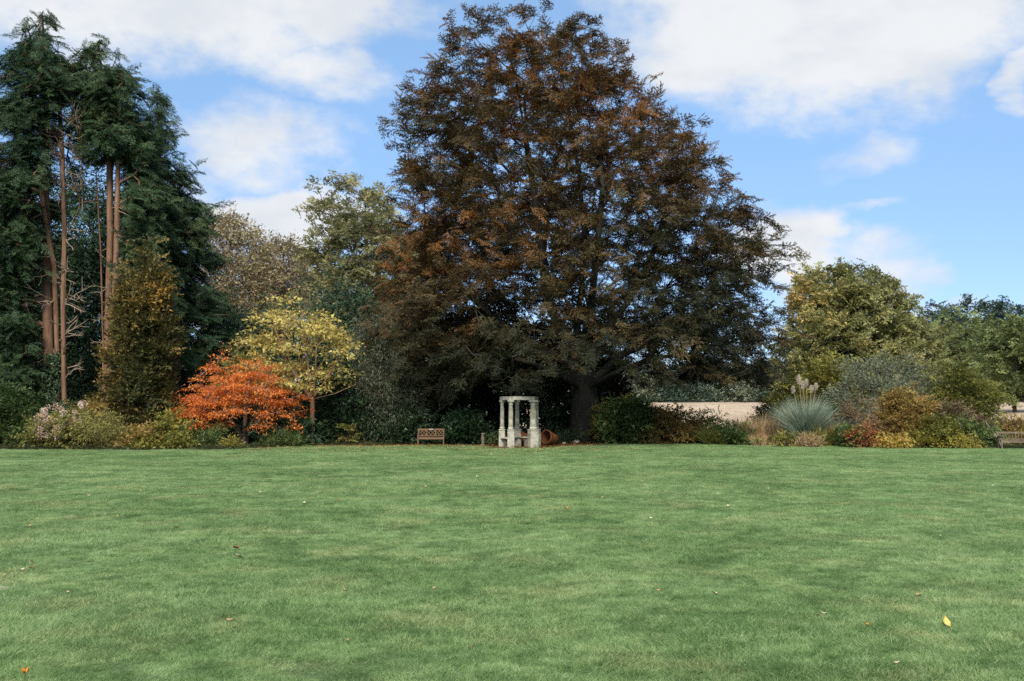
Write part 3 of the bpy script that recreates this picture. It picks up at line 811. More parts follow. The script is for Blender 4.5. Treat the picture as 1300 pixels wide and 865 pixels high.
def make_cypress(label, outline, Y, trunks, r_root, n_tips, per, clear, mat, seed, dead=None, size=1.15):
    env = envelope(inset(outline, 8), Y)
    tips = clumped(env, n_tips // 8, 8, Y, 0.36, 0.95, 0.55, 0.50)
    tt = np.array([at(*trunks[0][-1][:2], Y)]) + np.array([0, 0, -1.0]) * np.repeat(np.linspace(-0.1, 5, 26), 2)[:, None] + rng.normal(size=(52, 3)) * np.array([.5, .5, .15]) * np.repeat(np.linspace(0.35, 2.2, 26), 2)[:, None]
    tips = np.concatenate([tips, tt])
    px = 650 + tips[:, 0] / tips[:, 1] * FOC                        # keep the bare trunks open towards the lawn
    s = FOC / Y
    zc = lambda py: at(650, py, Y)[2]
    for x0, x1, y0, y1 in clear:
        tips = tips[~((px > x0) & (px < x1) & (tips[:, 2] < zc(y0)) & (tips[:, 2] > zc(y1)) & (tips[:, 1] < Y + 1.8))]; px = 650 + tips[:, 0] / tips[:, 1] * FOC
    paths = [([at(x, y, Y + dy) for x, y, dy in t], -1) for t in trunks]
    for t, _ in paths: t[0][2] = -0.05
    paths = [([t[0]] + [t[k] + (t[k + 1] - t[k]) * f for k in range(len(t) - 1) for f in (0.33, 0.66, 1.0)], -1) for t, _ in paths]
    base = paths[0][0][0].copy()
    P, par, ends, _ = skeleton(paths, tips, 0.05, 0.15, 1.0, 0.10)
    TV, TF = tubes(P, par, r_root, 0.014, 0.36, flare=0.35)
    root = thing('cypress_tree', label, 'tree', base)
    obj('trunk', mesh_np('trunk', TV - base, TF, smooth=True), BARK_CYP, root)
    e = np.array([i for i, _ in ends]); ax = np.interp(P[e][:, 2], env[:, 0], (env[:, 1] + env[:, 2]) / 2)
    d = P[e] - np.stack([ax, np.full(len(e), Y), P[e][:, 2] + 0.4], 1)
    d = unit(d); tp = np.concatenate([P[e]] * 3); m_ = len(tp); dd = np.concatenate([d] * 3) + rng.normal(size=(m_, 3)) * 0.55; dd = unit(dd); dd[:, 2] = dd[:, 2] * 0.5 - 0.12 + 0.25 * rng.normal(size=m_)
    tp = tp + rng.normal(size=tp.shape) * np.array([0.26, 0.26, 0.16]); ok = tp[:, 2] > 0.6; tp = tp[ok]; dd = dd[ok]; m_ = len(tp)
    vi = 0.16 + 0.14 * sn(tp, 0.8, seed) + 0.32 * rng.random(m_)
    spray_crown(tp - unit(dd) * 0.3, dd, rng.normal(size=m_) * 0.5, size * (0.75 + 0.6 * rng.random(m_)), vi, FRONDS[mat.name], mat, root, base)
    if dead:                                                        # leafless dead limbs around the lower trunk
        nodes = np.concatenate([np.array(t) for t, _ in paths]); newP = []; newpar = []
        for x0, x1, y0, y1, n, dy in dead:
            for _ in range(n):
                q = at(x0 + (x1 - x0) * rng.random(), y0 + (y1 - y0) * rng.random(), Y + dy - 1.3 * rng.random())
                j = np.argmin(np.linalg.norm((nodes - q) * np.array([1, 1, 0.9]), axis=1)); st = nodes[j] + np.array([0, 0, -0.4 * rng.random()])
                v_ = q - st; ln = np.linalg.norm(v_)
                if ln < 0.25 or ln > 3.6: continue
                sag = rng.normal() * 0.12 + 0.10; prev = -1
                for k in range(5):
                    f = k / 4; c = st + v_ * f + np.array([0, 0, 1.0]) * sag * ln * (f * f - f) + rng.normal(size=3) * 0.03 * ln * (k > 0)
                    newP.append(c); newpar.append(prev); prev = len(newP) - 1; main = prev
                    if k in (2, 3):
                        for _q in range(2):
                            w_ = unit(v_ / ln + rng.normal(size=3) * 0.55) * ln * (0.22 + 0.25 * rng.random())
                            newP.append(c + w_ * 0.5 + rng.normal(size=3) * 0.02); newpar.append(main); newP.append(c + w_ + np.array([0, 0, 0.04])); newpar.append(len(newP) - 2)
        V2, F2 = tubes(np.array(newP), np.array(newpar), 0.030, 0.013, 0.4)
        tag(obj('dead_limbs', mesh_np('dead_limbs', V2 - base, F2, smooth=True), BARK_PALE, root), kind='stuff')
    return root


make_cypress('tallest dark cypress with several bare reddish trunks and dead pale limbs',
             [(20, 38, 70), (40, 28, 78), (70, 16, 92), (105, 8, 100), (150, -2, 106), (200, -12, 108), (250, -25, 104), (310, -40, 70), (380, -60, 60), (440, -60, 55), (500, -50, 48)],
             58.0, [[(62, 562, .3), (63, 480, .3), (60, 380, .3), (58, 260, .3), (56, 140, .2), (54, 20, 0)], [(84, 562, -.6), (81, 480, -.6), (80, 380, -.6), (82, 300, -.5), (79, 200, -.3), (74, 110, 0)],
                    [(74, 562, .2), (73, 450, 0), (69, 340, -.2), (56, 270, -.5), (50, 230, -.6)], [(82, 562, 0), (82, 420, -.6), (84, 300, -.8), (101, 262, -.9), (104, 200, -.8), (103, 160, -.6)]],
             0.33, 2500, 100, [(40, 120, 225, 565), (58, 112, 125, 240)], LM['cypress'], 31,
             dead=[(20, 112, 320, 470, 46, -.2), (46, 108, 125, 250, 60, -.6), (85, 112, 270, 420, 14, -.4)])
make_cypress('dark cypress with tall bare forked trunk beside the bronze columnar tree',
             [(56, 110, 138), (78, 105, 152), (110, 102, 170), (160, 106, 182), (215, 106, 196), (280, 112, 206), (330, 130, 212), (400, 150, 220), (470, 158, 224)],
             58.5, [[(133, 562, 0), (134, 500, 0), (137, 400, 0), (140, 300, 0), (139, 200, 0), (132, 120, 0), (125, 55, 0)], [(129, 562, -.5), (136, 480, -.5), (147, 370, -.6), (149, 260, -.6), (150, 180, -.5), (152, 120, 0)],
                    [(131, 562, .3), (131, 440, .3), (128, 320, .3), (122, 220, .3)]],
             0.26, 2150, 100, [(100, 160, 205, 565)], LM['cypress'], 41, dead=[(140, 172, 240, 420, 26, -.5), (112, 130, 300, 440, 6, -.3)])
make_cypress('narrower dark cypress behind the bronze columnar tree with sloping side',
             [(122, 188, 210), (150, 182, 222), (200, 178, 236), (260, 172, 256), (330, 172, 274), (400, 180, 286), (460, 185, 292), (530, 190, 286)],
             63.0, [[(214, 560, 0), (212, 450, 0), (208, 330, 0), (204, 220, 0), (199, 118, 0)]], 0.24, 1450, 95, [], LM['cypress'], 51,
             dead=[(215, 262, 290, 420, 10, -2.2)])


def ivy():
    n = 5200
    b = at(63, 562, 58.0)
    z = rng.random(n) ** 1.3 * 5.2; a = rng.random(n) * 6.283; r = 0.62 - 0.05 * z + 0.16 * rng.normal(size=n) + 0.25 * np.clip(1.2 - z, 0, 1.2)
    pos = np.stack([b[0] + 0.25 + r * 1.1 * np.cos(a), 57.9 + r * np.sin(a), z], 1)
    nr = np.stack([np.cos(a), np.sin(a), 0.5 + 0 * a], 1) + rng.normal(size=(n, 3)) * 0.4
    ax = rng.normal(size=(n, 3)) + np.array([0, 0, -0.8])
    V, F = leaves(pos, ax, nr, 0.14 * (0.7 + 0.6 * rng.random(n)), 0.12, 0.1)
    base = np.array([b[0], 58.0, 0]); root = thing('ivy', 'dark green ivy wrapped round the foot of the bare reddish trunks', 'ivy', base)
    obj('leaves', mesh_np('leaves', V - base, F, rng.random(n)), LM['laurel'], root)
    st = []
    for k in range(14):
        an = rng.random() * 6.28; st.append(([np.array([b[0] + 0.25 + 0.55 * math.cos(an + 0.3 * q), 57.9 + 0.55 * math.sin(an + 0.3 * q), 0.0 + 1.1 * q]) for q in range(5)], -1))
    P, par, _, _ = skeleton(st, np.array([[b[0], 57.5, 4.8]]))
    TV, TF = tubes(P, par, 0.05, 0.018)
    obj('stem', mesh_np('stem', TV - base, TF, smooth=True), BARK_BROWN, root)


ivy()

# ------------------------------------------------------------------ other trees
TR = dict
DEC = lambda size, sig, **k: dict(dict(sig=sig, size=size, ratio=0.62, droop=0.1, hang=0.15, flat=0.4), **k)

plant('hornbeam_tree', 'narrow columnar tree with bronze and green leaves in front of the cypresses', 'tree',
      [(308, 182, 194), (330, 174, 203), (370, 163, 212), (420, 153, 217), (470, 148, 220), (510, 150, 220), (545, 162, 210)], 54.0,
      DEC(0.15, (0.22, 0.22, 0.28), hang=0.4, flat=0.2, vmix=(0.35, 0.45), vfun=lambda q: 0.08 + 0.16 * sn(q, 1.1, 61)), LM['bronze'], BARK_BROWN, spray=('shrub', 1.35, 3, 0.5), clump=(5, 0.28, 1.2), n_tips=620, per=62, shell=0.5,
      r_root=0.16, base=at(186, 566, 54.0) * np.array([1, 1, 0]), lift=0.5)

gold_base = on_lawn(396.5, 565.5)
GY = gold_base[1]
plant('golden_maple', 'small tree with pale yellow airy leaves and a slim straight reddish trunk', 'tree',
      [(374, 346, 372), (386, 332, 416), (400, 326, 432), (420, 320, 446), (445, 318, 450), (465, 322, 446), (480, 336, 438), (490, 350, 428)], GY,
      DEC(0.17, (0.25, 0.24, 0.07), vmix=(0.35, 0.45), vfun=lambda q: 0.1 + 0.12 * sn(q, 1.3, 71)), LM['gold'], BARK_RED, clump=(5, 0.36, 0.35), n_tips=560, per=11, shell=0.36, depth=0.9,
      trunk=[([gold_base, at(396.5, 540, GY), at(396.5, 520, GY), at(396.5, 507, GY)], -1), ([at(380, 485, GY), at(362, 455, GY), at(350, 420, GY)], 3), ([at(392, 475, GY - .4), at(388, 430, GY - .8), at(384, 395, GY - .6)], 3),
             ([at(412, 485, GY), at(430, 455, GY), at(440, 425, GY)], 3), ([at(400, 480, GY + .8), at(402, 440, GY + 1.2)], 3), ([at(376, 500, GY - .7), at(345, 480, GY - 1.1)], 3), ([at(425, 500, GY - .5), at(452, 488, GY - .6)], 3)],
      r_root=0.13, r_min=0.014, base=gold_base, upness=0.5, power=0.42, seg=0.6)

MB_ = on_lawn(308, 567); MY = MB_[1]
def maple_layers(t):
    t = t.copy(); k = 0.62; z0 = t[:, 2]; t[:, 2] = np.round((z0 + 0.12 * np.sin(t[:, 0] * 1.9)) / k) * k + 0.09 * rng.normal(size=len(t)) - 0.12 * np.sin(t[:, 0] * 1.9); return t
plant('japanese_maple', 'low spreading maple with bright orange-red leaves in flat tiers', 'tree',
      [(456, 280, 338), (464, 264, 354), (478, 250, 362), (494, 238, 370), (506, 232, 375), (518, 230, 375), (534, 244, 364)], MY,
      dict(sig=(0.25, 0.22, 0.045), size=0.10, ratio=0.55, droop=0.18, hang=0.2, flat=0.62, vmix=(0.42, 0.38), vfun=lambda q: 0.05 + 0.16 * sn(q, 1.0, 81) + 0.06 * (q[:, 2] - 2.3)), LM['maple'], BARK_MAPLE, clump=(6, 0.38, 0.12), n_tips=640, per=44, shell=0.32, depth=0.85,
      trunk=[([MB_ + np.array([0, 0, -.05]), at(306, 552, MY), at(296, 538, MY), at(284, 520, MY), at(268, 500, MY)], -1), ([MB_ + np.array([.12, .1, -.05]), at(314, 550, MY), at(324, 530, MY), at(338, 508, MY)], -1),
             ([MB_ + np.array([.1, -.1, -.05]), at(310, 548, MY - .3), at(312, 525, MY - .8), at(316, 490, MY - .9)], -1), ([MB_ + np.array([0, .15, -.05]), at(306, 545, MY + .5), at(300, 510, MY + 1), at(298, 480, MY + 1)], -1)],
      r_root=0.13, r_min=0.010, base=MB_, lift=0.05, upness=0.3, tips_fn=maple_layers, seg=0.5)

# evergreen and bare trees behind
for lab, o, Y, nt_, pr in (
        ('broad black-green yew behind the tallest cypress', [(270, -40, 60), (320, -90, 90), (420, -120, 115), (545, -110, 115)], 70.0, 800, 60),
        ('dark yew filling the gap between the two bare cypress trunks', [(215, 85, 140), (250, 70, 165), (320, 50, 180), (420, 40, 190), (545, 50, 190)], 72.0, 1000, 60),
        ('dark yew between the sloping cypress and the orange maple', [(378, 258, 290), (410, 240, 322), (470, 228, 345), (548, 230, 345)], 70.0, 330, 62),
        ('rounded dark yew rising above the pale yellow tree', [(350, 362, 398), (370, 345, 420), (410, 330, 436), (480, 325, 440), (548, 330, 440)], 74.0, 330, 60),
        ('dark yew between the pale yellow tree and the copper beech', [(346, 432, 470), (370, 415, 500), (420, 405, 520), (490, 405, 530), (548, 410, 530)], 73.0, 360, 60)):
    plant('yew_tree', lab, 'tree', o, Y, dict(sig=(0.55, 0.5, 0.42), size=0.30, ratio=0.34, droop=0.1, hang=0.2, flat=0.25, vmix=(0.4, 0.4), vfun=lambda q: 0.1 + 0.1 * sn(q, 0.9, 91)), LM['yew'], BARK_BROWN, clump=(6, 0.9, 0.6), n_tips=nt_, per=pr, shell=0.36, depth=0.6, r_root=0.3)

plant('bare_tree', 'twiggy grey-brown tree losing its leaves behind the cypress slope', 'tree', [(268, 268, 292), (285, 258, 322), (320, 250, 345), (370, 248, 352), (420, 255, 350)], 105.0,
      DEC(0.26, (0.6, 0.6, 0.35), vmix=(0.4, 0.5)), LM['bare'], BARK_BROWN, n_tips=760, per=34, shell=0.5, r_root=0.30, r_min=0.022, ground_z=0.15, upness=0.9, lift=0.5)
plant('bare_tree', 'low purplish-brown bare crown between the twiggy tree and the tall pale-leaved tree', 'tree', [(300, 345, 365), (315, 325, 392), (345, 315, 410), (400, 315, 415)], 112.0,
      DEC(0.26, (0.6, 0.6, 0.35), vmix=(0.3, 0.4), vfun=lambda q: 0 * q[:, 0]), LM['bare'], BARK_BROWN, n_tips=620, per=30, shell=0.5, r_root=0.28, r_min=0.030, ground_z=0.2, upness=0.9, lift=0.5)
plant('lime_tree', 'tall thin-leaved tree with pale olive crown beside the copper beech', 'tree', [(222, 425, 462), (235, 408, 482), (262, 398, 505), (285, 412, 520), (310, 392, 540), (345, 392, 560), (385, 400, 560), (430, 410, 540)], 98.0,
      DEC(0.30, (0.75, 0.7, 0.30), vmix=(0.4, 0.4), vfun=lambda q: 0.08 + 0.12 * sn(q, 0.4, 95)), LM['lime'], BARK_BROWN, spray=('coarse', 1.35, 2, 0.2), clump=(7, 0.9, 0.5), n_tips=1400, per=36, shell=0.40, r_root=0.42, r_min=0.03, ground_z=0.1, upness=0.7, lift=0.4)
plant('understorey_tree', 'low green tree seen under the bare crowns beside the cypress', 'tree', [(395, 285, 320), (420, 270, 350), (470, 270, 360), (540, 280, 360)], 92.0,
      DEC(0.3, (0.7, 0.7, 0.4)), LM['far_dark'], BARK_BROWN, n_tips=220, per=40, r_root=0.2, ground_z=0.1)

plant('oak_tree', 'rounded olive-yellow oak with orange top at the edge of the dry field', 'tree',
      [(342, 1044, 1090), (352, 1022, 1120), (370, 1008, 1142), (392, 1004, 1158), (415, 1002, 1170), (440, 1000, 1180), (465, 996, 1188), (490, 1002, 1186), (506, 1020, 1175)], 95.0,
      DEC(0.26, (0.72, 0.68, 0.32), vmix=(0.28, 0.38), droop=0.2, vfun=lambda q: 0.0 + 0.10 * sn(q, 0.6, 96) + 0.45 * np.clip((at(1055, 400, 95)[0] - q[:, 0]) / 5.0, 0, 1) * np.clip((q[:, 2] - 8) / 4.0, 0, 1)), LM['oak'], BARK_BROWN,
      spray=('coarse', 1.35, 2, 0.15), clump=(8, 0.85, 0.6), n_tips=2300, per=50, shell=0.30, r_root=0.45, r_min=0.03, ground_z=0.15, upness=0.7, lift=0.35)
plant('field_tree', 'light green tree overhanging the dry field beyond the silvered bench', 'tree', [(396, 1285, 1330), (415, 1255, 1355), (445, 1245, 1370), (480, 1240, 1375), (504, 1250, 1370)], 100.0,
      DEC(0.28, (0.7, 0.7, 0.3), droop=0.2), LM['far_green'], BARK_BROWN, spray=('coarse', 1.4, 2, 0.1), clump=(7, 1.0, 0.5), n_tips=640, per=60, shell=0.4, r_root=0.3, r_min=0.03, ground_z=0.2)
for k, (lab, nm, o, Y, mt) in enumerate((
        ('dark blue-green conifer just beyond the rounded oak', 'pine_tree', [(385, 1182, 1200), (398, 1172, 1216), (430, 1165, 1228), (490, 1165, 1232)], 150.0, 'far_dark'),
        ('ragged dark pine topping the far wood', 'pine_tree', [(376, 1228, 1246), (390, 1212, 1262), (415, 1206, 1268), (450, 1205, 1270), (500, 1210, 1265)], 156.0, 'far_dark'),
        ('flat-topped dark pine standing above the light green field tree', 'pine_tree', [(376, 1270, 1296), (388, 1258, 1312), (410, 1256, 1320), (500, 1255, 1320)], 150.0, 'far_dark'),
        ('paler broad tree among the far pines', 'wood_tree', [(402, 1210, 1235), (425, 1196, 1258), (470, 1192, 1264), (500, 1195, 1262)], 142.0, 'far_green'),
        ('dark pine at the far end of the wood', 'pine_tree', [(384, 1322, 1345), (400, 1308, 1362), (440, 1300, 1370), (500, 1300, 1370)], 150.0, 'far_dark'))):
    plant(nm, lab, 'tree', o, Y, dict(sig=(0.9, 0.85, 0.40), size=0.42, ratio=0.4, droop=0.1, hang=0.1, flat=0.3, vmix=(0.45, 0.35)), LM[mt], BARK_BROWN, spray=('coarse', 1.9, 1, 0.25), clump=(6, 1.3, 0.45), n_tips=620, per=44, shell=0.36, r_root=0.3, r_min=0.04, ground_z=float(land(0, Y)), upness=0.4)

# hedgerow along the far side of the field
hed = [('far_dark', 'dark green'), ('far_green', 'light green'), ('silver', 'grey-green'), ('russet', 'brown'), ('far_rust', 'rust-red')]
k = 0; px = 690
while px < 1330:
    wd = 26 + 26 * rng.random(); tp = 456 + 18 * rng.random(); mi = ([0, 2, 0, 1, 3, 0, 2, 0, 0, 1, 0, 2, 3][k % 13] if k != 12 else 4)
    if mi == 4: wd *= 0.5; tp = 494
    Yh = 236 + 10 * rng.random(); gz = float(land(0, Yh))
    plant('hedgerow_bush', {0: 'dark green bushy tree in the far hedgerow across the field', 1: 'light green bushy tree in the far hedgerow across the field', 2: 'grey-green bushy tree in the far hedgerow across the field',
                            3: 'brown leafless bush in the far hedgerow across the field', 4: 'small rust-red bush in the far hedgerow across the field'}[mi], 'tree',
          [(tp, px - wd * .25, px + wd * .25), (tp + 8, px - wd * .5, px + wd * .5), (500, px - wd * .65, px + wd * .65), (511.5, px - wd * .6, px + wd * .6)], Yh,
          dict(sig=(0.8, 0.8, 0.5), size=0.55, ratio=0.55, droop=0.1, hang=0.1, flat=0.3), LM[hed[mi][0]], BARK_BROWN, n_tips=120, per=34, shell=0.45, depth=0.7, r_root=0.2, r_min=0.05, ground_z=gz, group='far hedgerow trees')
    px += wd * 0.50; k += 1

# ------------------------------------------------------------------ shrubs and border plants
SH = ('stems', 'foliage')


def dome(x0, x1, top, bot, under=0.85):
    c = (x0 + x1) / 2; h = (x1 - x0) / 2; H = bot - top
    return [(top, c - h * .3, c + h * .3), (top + H * .12, c - h * .62, c + h * .62), (top + H * .35, c - h * .92, c + h * .92), (top + H * .6, c - h, c + h), (bot - 0.5, c - h * under, c + h * under)]


def shrub(name, label, cat, box, Y, key, size=0.10, n=140, per=34, sig=(0.16, 0.15, 0.12), ratio=0.6, bark=None, outline=None, shell=0.4, depth=0.8, stems=5, r=0.03, rmin=0.007, group=None, **lk):
    lf = dict(dict(sig=sig, size=size, ratio=ratio, droop=0.12, hang=0.15, flat=0.35, vmix=(0.48, 0.32)), **lk)
    sp = ('shrub', size / 0.105 * 1.05, max(1, int(round(per / 17))), 0.35) if ratio >= 0.5 and 'flat' not in lk else None
    if sp and size >= 0.2: sp = ('coarse', size / 0.17, 1, 0.2)
    return plant(name, label, cat, outline or dome(*box), Y, lf, LM[key], bark or BARK_BROWN, n_tips=n, per=per, shell=shell, depth=depth, stems=stems, r_root=r, r_min=rmin, parts=SH, group=group, seg=0.35, bias=0.15, spray=sp, clump=(4, sig[0] * 1.3, 0.6))


# far left bed
shrub('bramble_bush', 'broad dark green bramble bush at the foot of the tallest cypress', 'shrub', (-45, 58, 494, 571), 53.0, 'green', 0.12, 330, 48, (0.22, 0.2, 0.16), vfun=lambda q: 0.0 + 0.14 * sn(q, 1.1, 5) - 0.05)
shrub('bramble_bush', 'dark low bush between the ivy-clad trunk and the cut log', 'shrub', (52, 132, 512, 566), 55.0, 'laurel', 0.12, 220, 40, (0.2, 0.2, 0.14))
rt, P_, par_, env_ = shrub('hydrangea', 'hydrangea with faded cream and pink flower heads beside the feathery olive shrub', 'shrub', (48, 108, 516, 571), 51.2, 'olive', 0.13, 120, 34, (0.15, 0.15, 0.12), vmix=(0.4, 0.3))


def hydrangea_heads(root, env, Y, n):
    t, _ = sample_env(env, n * 3, Y, 0.05, 0.8); t = t[(t[:, 1] < Y + 0.3) & (t[:, 2] > 0.5)][:n]
    V, F, v = clusters(t + np.array([0, -0.24, 0.10]), unit(rng.normal(size=t.shape)), 46, sig=(0.08, 0.08, 0.055), size=0.07, ratio=0.9, flat=0.3, vmix=(0.5, 0.4))
    loc = np.array(root.location); obj('flower_heads', mesh_np('flower_heads', V - loc, F, v), LM['hydrangea'], root)


hydrangea_heads(rt, env_, 51.2, 62)
shrub('rosebush', 'reddish-green leafy shrub behind the hydrangea', 'shrub', (88, 150, 512, 560), 53.0, 'goldbrown', 0.11, 120, 34)
shrub('spiraea', 'feathery olive-yellow mounded shrub beside the hydrangea', 'shrub', (92, 168, 523, 571), 51.0, 'olive', 0.13, 240, 52, (0.2, 0.16, 0.08), ratio=0.18, vmix=(0.4, 0.5))
shrub('peony', 'yellowing leafy clump between the olive shrub and the orange maple', 'plant', (160, 206, 545, 571), 50.6, 'goldbrown', 0.12, 70, 30)
shrub('peony', 'pale green and gold leafy clump under the orange maple tips', 'plant', (196, 236, 534, 566), 51.4, 'yellowgreen', 0.14, 80, 30)
shrub('hosta', 'low bright yellow-green clump at the lawn edge near the columnar tree', 'plant', (172, 216, 552, 573), 50.3, 'yellowgreen', 0.15, 70, 26, flat=0.5)
shrub('hosta', 'low lime-green leafy mound in front of the orange maple', 'plant', (208, 244, 550, 574), 50.2, 'yellowgreen', 0.15, 60, 26, vfun=lambda q: 0 * q[:, 0], flat=0.5)
shrub('fern', 'dark green ferny clump under the left side of the orange maple'.replace(' left side of the', ''), 'plant', (232, 282, 540, 571), 51.0, 'green', 0.16, 100, 34, ratio=0.2)
shrub('rhododendron', 'dark green rounded shrub behind the orange maple stems', 'shrub', (290, 396, 520, 566), 54.5, 'laurel', 0.13, 240, 40, (0.2, 0.2, 0.14))
shrub('lily_clump', 'strappy dark green clump between the orange maple and the yellow tree', 'plant', (338, 384, 546, 568), 52.6, 'green', 0.22, 60, 30, ratio=0.12, hang=-0.4)
shrub('hosta', 'small yellow-green tuft at the foot of the orange maple', 'plant', (282, 304, 557, 573), 50.3, 'yellowgreen', 0.14, 40, 22, hang=-0.3, ratio=0.3)
shrub('lilac_bush', 'pale yellow-green bush showing between the orange maple and dark yew', 'shrub', (292, 336, 430, 540), 60.0, 'olive', 0.14, 160, 30, (0.25, 0.22, 0.12), r=0.06)
shrub('laurel_bush', 'dark green laurel behind the trunk of the yellow tree', 'shrub', (392, 470, 470, 566), 57.5, 'laurel', 0.15, 300, 42, (0.26, 0.24, 0.18), r=0.05)
shrub('azalea', 'small azalea with yellow leaves behind the yellow tree trunk', 'shrub', (426, 450, 534, 562), 55.2, 'yellowgreen', 0.08, 12, 18, (0.12, 0.12, 0.05))
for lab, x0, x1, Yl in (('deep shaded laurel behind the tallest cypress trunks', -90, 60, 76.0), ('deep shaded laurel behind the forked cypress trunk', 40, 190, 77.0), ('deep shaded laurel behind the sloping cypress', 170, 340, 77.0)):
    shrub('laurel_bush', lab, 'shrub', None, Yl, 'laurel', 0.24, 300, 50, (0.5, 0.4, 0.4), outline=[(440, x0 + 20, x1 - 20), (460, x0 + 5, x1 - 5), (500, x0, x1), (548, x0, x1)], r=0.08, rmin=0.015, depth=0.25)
# weeping pear, grey-green, beside the beech
plant('weeping_pear', 'grey-green weeping tree hanging beside the copper beech skirt', 'tree', [(404, 452, 482), (420, 446, 505), (450, 442, 528), (500, 440, 542), (545, 446, 540), (560, 452, 530)], 57.2,
      dict(sig=(0.20, 0.18, 0.34), size=0.16, ratio=0.26, droop=0.3, hang=0.9, flat=0.2, vmix=(0.4, 0.42)), LM['greygreen'], BARK_BROWN, n_tips=520, per=52, shell=0.42, depth=0.7, r_root=0.14, r_min=0.014, lift=0.5)
# dark hedge of laurels behind the columns
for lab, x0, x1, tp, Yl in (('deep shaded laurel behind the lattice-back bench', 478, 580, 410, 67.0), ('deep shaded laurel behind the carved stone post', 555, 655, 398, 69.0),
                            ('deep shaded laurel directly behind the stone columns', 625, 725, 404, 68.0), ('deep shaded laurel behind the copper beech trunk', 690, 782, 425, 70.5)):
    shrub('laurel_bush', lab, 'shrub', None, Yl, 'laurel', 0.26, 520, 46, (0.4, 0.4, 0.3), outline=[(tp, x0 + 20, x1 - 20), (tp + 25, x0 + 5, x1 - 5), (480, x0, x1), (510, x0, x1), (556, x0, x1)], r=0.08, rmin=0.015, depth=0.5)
shrub('rhododendron', 'dark glossy shrub with reddish tips beside the lattice-back bench', 'shrub', (478, 548, 520, 565), 57.0, 'laurel', 0.14, 220, 40, (0.2, 0.2, 0.14))
shrub('rhododendron', 'dark rounded shrub between the lattice-back bench and the carved post', 'shrub', (562, 612, 529, 564), 56.0, 'laurel', 0.14, 160, 40, (0.18, 0.18, 0.12))
shrub('fern', 'small fern beside the stone columns and carved post', 'plant', (616, 634, 545, 564), 55.5, 'green', 0.16, 36, 30, ratio=0.2, hang=-0.2)
shrub('fern', 'low dark fern behind the tipped terracotta pot', 'plant', (700, 736, 538, 562), 57.5, 'laurel', 0.16, 60, 30, ratio=0.2, hang=-0.2)
# right of the beech
shrub('viburnum', 'dense mid-green rounded shrub beside the copper beech trunk', 'shrub', (766, 832, 511, 563), 56.3, 'green', 0.12, 300, 46, (0.2, 0.2, 0.16), vfun=lambda q: 0.04 + 0.14 * sn(q, 1.4, 9))
shrub('viburnum', 'light yellow-green sprays showing above the dense green shrub', 'shrub', (762, 800, 506, 545), 59.0, 'yellowgreen', 0.12, 70, 26, (0.2, 0.2, 0.1))
shrub('cotoneaster', 'sloping brown-green shrub beside the dense green shrub', 'shrub', None, 56.3, 'goldbrown', 0.10, 260, 44, (0.16, 0.15, 0.1), outline=[(518, 822, 850), (524, 818, 864), (538, 815, 876), (552, 815, 885), (563, 816, 886)], vmix=(0.25, 0.35), vfun=lambda q: 0.02 + 0 * q[:, 0])
shrub('thyme_mound', 'green low mound in the border between the iris and the dry rust grasses', 'plant', (908, 956, 540, 565), 55.0, 'green', 0.10, 110, 36)
shrub('sedum', 'olive low clump behind the iris leaves', 'plant', (868, 912, 533, 564), 56.5, 'olive', 0.12, 80, 34)
shrub('laurel_bush', 'leafy yellow-green bush behind the pampas grass', 'shrub', (972, 1018, 490, 560), 60.0, 'yellowgreen', 0.15, 150, 34, (0.22, 0.2, 0.14), vmix=(0.3, 0.3), vfun=lambda q: 0 * q[:, 0])
shrub('hazel_bush', 'yellow-leaved bush between the pampas plumes and the silvery shrub', 'shrub', (1020, 1070, 458, 540), 66.0, 'yellowgreen', 0.16, 220, 40, (0.3, 0.28, 0.16), vmix=(0.35, 0.35), vfun=lambda q: 0.08 + 0 * q[:, 0], r=0.06)
shrub('willow_shrub', 'large silvery grey-green shrub in front of the rounded oak', 'shrub', None, 62.0, 'silver', 0.15, 560, 46, (0.28, 0.24, 0.16), ratio=0.3, outline=[(449, 1092, 1146), (458, 1075, 1168), (475, 1062, 1184), (500, 1056, 1192), (540, 1060, 1190), (560, 1065, 1185)], r=0.08, rmin=0.012, bark=BARK_GREY, hang=-0.1)
shrub('golden_shrub', 'dense golden-brown rounded shrub above the yellow hosta', 'shrub', (1108, 1192, 499, 562), 53.6, 'goldbrown', 0.09, 420, 50, (0.16, 0.15, 0.10), vmix=(0.3, 0.4), vfun=lambda q: 0.02 + 0.14 * (q[:, 2] / 2.6))
shrub('fuchsia_bush', 'half-bare brown twiggy bush between the pampas and the golden shrub', 'shrub', (1060, 1120, 505, 566), 52.8, 'russet', 0.06, 380, 12, (0.12, 0.12, 0.1), bark=BARK_GREY, r=0.03, rmin=0.011, stems=9)
shrub('berberis', 'low rust-brown bush under the golden shrub', 'shrub', (1092, 1142, 528, 564), 52.3, 'goldbrown', 0.06, 200, 20, (0.12, 0.12, 0.08), vmix=(0.25, 0.25), vfun=lambda q: 0 * q[:, 0], rmin=0.009)
shrub('hosta', 'bright yellow mounded hosta at the lawn edge under the golden shrub', 'plant', (1110, 1152, 549, 569), 51.2, 'yellow', 0.11, 120, 26, flat=0.4, droop=0.3, vmix=(0.5, 0.5))
shrub('hosta', 'orange-yellow clump beside the bright yellow hosta', 'plant', (1152, 1182, 549, 568), 51.4, 'yellowgreen', 0.11, 80, 24, vmix=(0.4, 0.4), vfun=lambda q: 0.25 + 0 * q[:, 0])
shrub('hosta', 'small yellow clump at the lawn edge near the silvered bench', 'plant', (1200, 1238, 552, 570), 50.8, 'yellowgreen', 0.10, 90, 26, flat=0.4, vmix=(0.5, 0.5), vfun=lambda q: 0.12 + 0 * q[:, 0])
